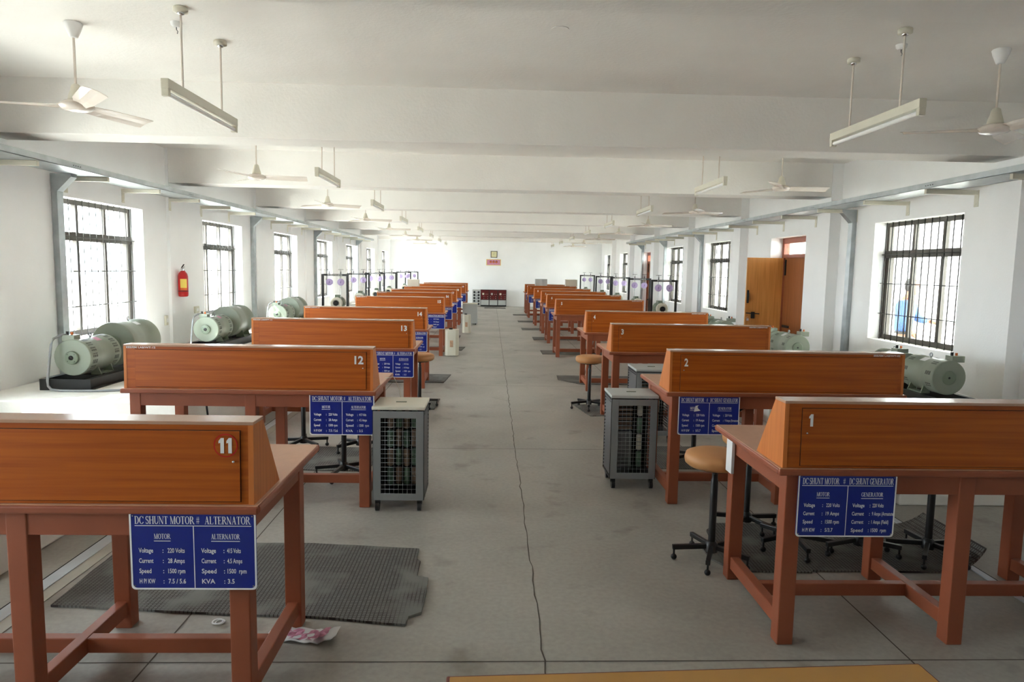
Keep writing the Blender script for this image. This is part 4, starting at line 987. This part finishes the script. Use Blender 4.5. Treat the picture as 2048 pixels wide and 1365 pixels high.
tag(MB().torus((-1.20, 2.98, .006), .022, .004, 'z', 20, 6).torus((-1.185, 2.97, .010), .02, .003, 'z', 20, 6).build('tape_ring', M['paper']), 'small pale ring of tape on the floor under bench eleven', 'ring')

# loose wire at the end of bench twelve
tag(MB().tube([(-.76, 5.0, TT + .004), (-.70, 5.02, .80), (-.66, 5.05, .70), (-.64, 5.06, .55), (-.60, 5.08, .30), (-.56, 5.10, .05), (-.50, 5.12, .008)], .003, 6).build('loose_wire', M['cream']), 'thin pale wire hanging off the aisle end of bench twelve behind the cart', 'wire')
tag(MB().tube([(1.50, 9.86, .62), (1.47, 9.9, .5), (1.42, 9.86, .3), (1.38, 9.88, .1), (1.36, 9.9, .012)], .008, 8).build('hanging_cable', M['cable']), 'grey cable hanging under bench four near the aisle', 'cable')
tag(MB().tube([(1.98, 5.30, .66), (2.0, 5.28, .55), (1.92, 5.25, .50), (1.84, 5.27, .56), (1.86, 5.3, .66)], .010, 8).build('hanging_cable', M['black']), 'black cable loop hanging under the far edge of bench two', 'cable')
tag(MB().tube([(-2.15, 5.22, .66), (-2.13, 5.2, .5), (-2.10, 5.18, .3), (-2.12, 5.2, .012)], .008, 8).build('hanging_cable', M['black']), 'black cable hanging under the wall end of bench twelve', 'cable')

# ------------------------------------------------------------------ the person on the verandah
def skinned(name, pts, edges, radii, mt, parent, root=0, sub=2):
    me = bpy.data.meshes.new(name); me.from_pydata([Vector(p) for p in pts], edges, []); o = bpy.data.objects.new(name, me); C.objects.link(o); o.parent = parent
    o.modifiers.new('skin', 'SKIN'); sv = me.skin_vertices[0].data
    for i, r_ in enumerate(radii): sv[i].radius = (r_, r_) if not isinstance(r_, tuple) else r_
    sv[root].use_root = True
    s_ = o.modifiers.new('sub', 'SUBSURF'); s_.levels = sub; s_.render_levels = sub
    me.materials.append(mt); return o
P0 = empty('person', (5.65, 9.25, -.02), 'person in a blue striped shirt with a red lanyard outside the nearest barred window', 'person', rz=1.0)
# faces along -Y/+X; leans on a rail at the left hand
body = [(0, 0, .78), (0, 0, .95), (.01, -.01, 1.10), (.015, -.02, 1.24), (.02, -.03, 1.33), (.025, -.05, 1.40), (.03, -.07, 1.46),
        (-.15, .02, 1.235), (-.20, .01, 1.02), (-.19, -.12, .86), (.17, -.06, 1.235), (.24, -.16, 1.04), (.34, -.30, 1.00),
        (-.07, 0, .72), (-.085, -.01, .42), (-.085, .02, .07), (.07, 0, .72), (.085, -.03, .42), (.09, .0, .07), (-.085, -.12, .025), (.09, -.14, .025)]
be = [(0, 1), (1, 2), (2, 3), (3, 4), (4, 5), (5, 6), (3, 7), (7, 8), (8, 9), (3, 10), (10, 11), (11, 12), (0, 13), (13, 14), (14, 15), (0, 16), (16, 17), (17, 18), (15, 19), (18, 20)]
br_ = [(.12, .09), (.105, .08), (.12, .085), (.125, .08), (.045, .045), (.05, .05), (.06, .06), .048, .036, .026, .048, .036, .026, .075, .052, .035, .075, .052, .035, .03, .03]
bo = skinned('body', body, be, br_, M['skin'], P0)
sh = [(0, 0, .84), (0, 0, .95), (.01, -.01, 1.10), (.015, -.02, 1.235), (.02, -.03, 1.29), (-.15, .02, 1.23), (-.20, .01, 1.02), (-.19, -.105, .885), (.17, -.06, 1.23), (.24, -.16, 1.04), (.325, -.28, 1.005)]
skinned('shirt', sh, [(0, 1), (1, 2), (2, 3), (3, 4), (3, 5), (5, 6), (6, 7), (3, 8), (8, 9), (9, 10)], [(.165, .13), (.155, .125), (.165, .13), (.16, .12), .075, .085, .062, .046, .085, .062, .046], M['shirt'], P0)
tr_ = [(0, 0, .84), (0, 0, .78), (-.075, 0, .70), (-.085, -.01, .42), (-.085, .02, .09), (.075, 0, .70), (.085, -.03, .42), (.09, 0, .09)]
skinned('trousers', tr_, [(0, 1), (1, 2), (2, 3), (3, 4), (1, 5), (5, 6), (6, 7)], [(.14, .115), (.15, .12), .105, .078, .062, .105, .078, .062], M['trouser'], P0)
hd = MB(); hd.lathe([(.001, -.115), (.03, -.112), (.052, -.09), (.064, -.05), (.072, 0), (.073, .04), (.062, .08), (.035, .105), (.001, .112)], (.03, -.085, 1.475), 'z', 20)
hd.bar((.045, -.155, 1.49), (.048, -.175, 1.46), .018, .02); hd.ball((-.042, -.075, 1.475), .016, 8); hd.ball((.102, -.085, 1.475), .016, 8)
hd.build('head', M['skin'], P0)
hr = MB(); hr.lathe([(.060, -.055), (.074, -.03), (.080, .0), (.082, .045), (.07, .09), (.04, .115), (.001, .122)], (.028, -.060, 1.475), 'z', 20); hr.build('hair', M['hair'], P0)
fc = MB()
for x in (.008, .058): fc.ball((x, -.152, 1.49), .008, 8)
fc.bar((.012, -.150, 1.43), (.055, -.150, 1.43), .006, .008); fc.build('face_features', M['hair'], P0)
def hand(c, d, nm):
    c = Vector(c); d = Vector(d).normalized(); side_ = d.cross(Vector((0, 0, 1))).normalized(); pts = [c, c + d * .05]; ed = [(0, 1)]; rd = [.026, (.036, .016)]
    for k in range(4):
        b = c + d * .055 + side_ * (k - 1.5) * .019; L = (.06, .07, .066, .05)[k]; i = len(pts)
        pts += [b, b + d * L * .5 + Vector((0, 0, -.008)), b + d * L + Vector((0, 0, -.03))]; ed += [(1, i), (i, i + 1), (i + 1, i + 2)]; rd += [.010, .009, .008]
    i = len(pts); pts += [c + d * .02 + side_ * .035, c + d * .055 + side_ * .055]; ed += [(0, i), (i, i + 1)]; rd += [.011, .009]
    skinned(nm, pts, ed, rd, M['skin'], P0, 0, 1)
hand((-.19, -.125, .855), (.05, -.5, -.8), 'hand'); hand((.345, -.305, 1.0), (.8, -.5, -.1), 'hand')
MB().tube([(-.055, -.03, 1.33), (-.06, -.10, 1.26), (.0, -.125, 1.12), (.05, -.118, 1.05), (.075, -.12, 1.14), (.09, -.10, 1.26), (.085, -.03, 1.33)], .009, 6).build('lanyard', M['red'], P0)
bt = MB(); bt.lathe([(.137, 0), (.139, .03)], (0, 0, .84), 'z', 24); b_o = bt.build('belt', M['black'], P0); b_o.scale = (1, .78, 1)
for x, y in ((-.085, -.03), (.09, -.05)): MB().ball((x, y - .03, .035), .05, 12, sz=.6).build('shoe', M['black'], P0)

# ------------------------------------------------------------------ enlarge everything once about the origin
for o in bpy.data.objects:
    if o.parent is None and o.type in ('MESH', 'EMPTY'):
        o.location = o.location * S; o.scale = (S, S, S)
    elif o.type == 'LIGHT' and o.data.type == 'AREA':
        o.location = o.location * S
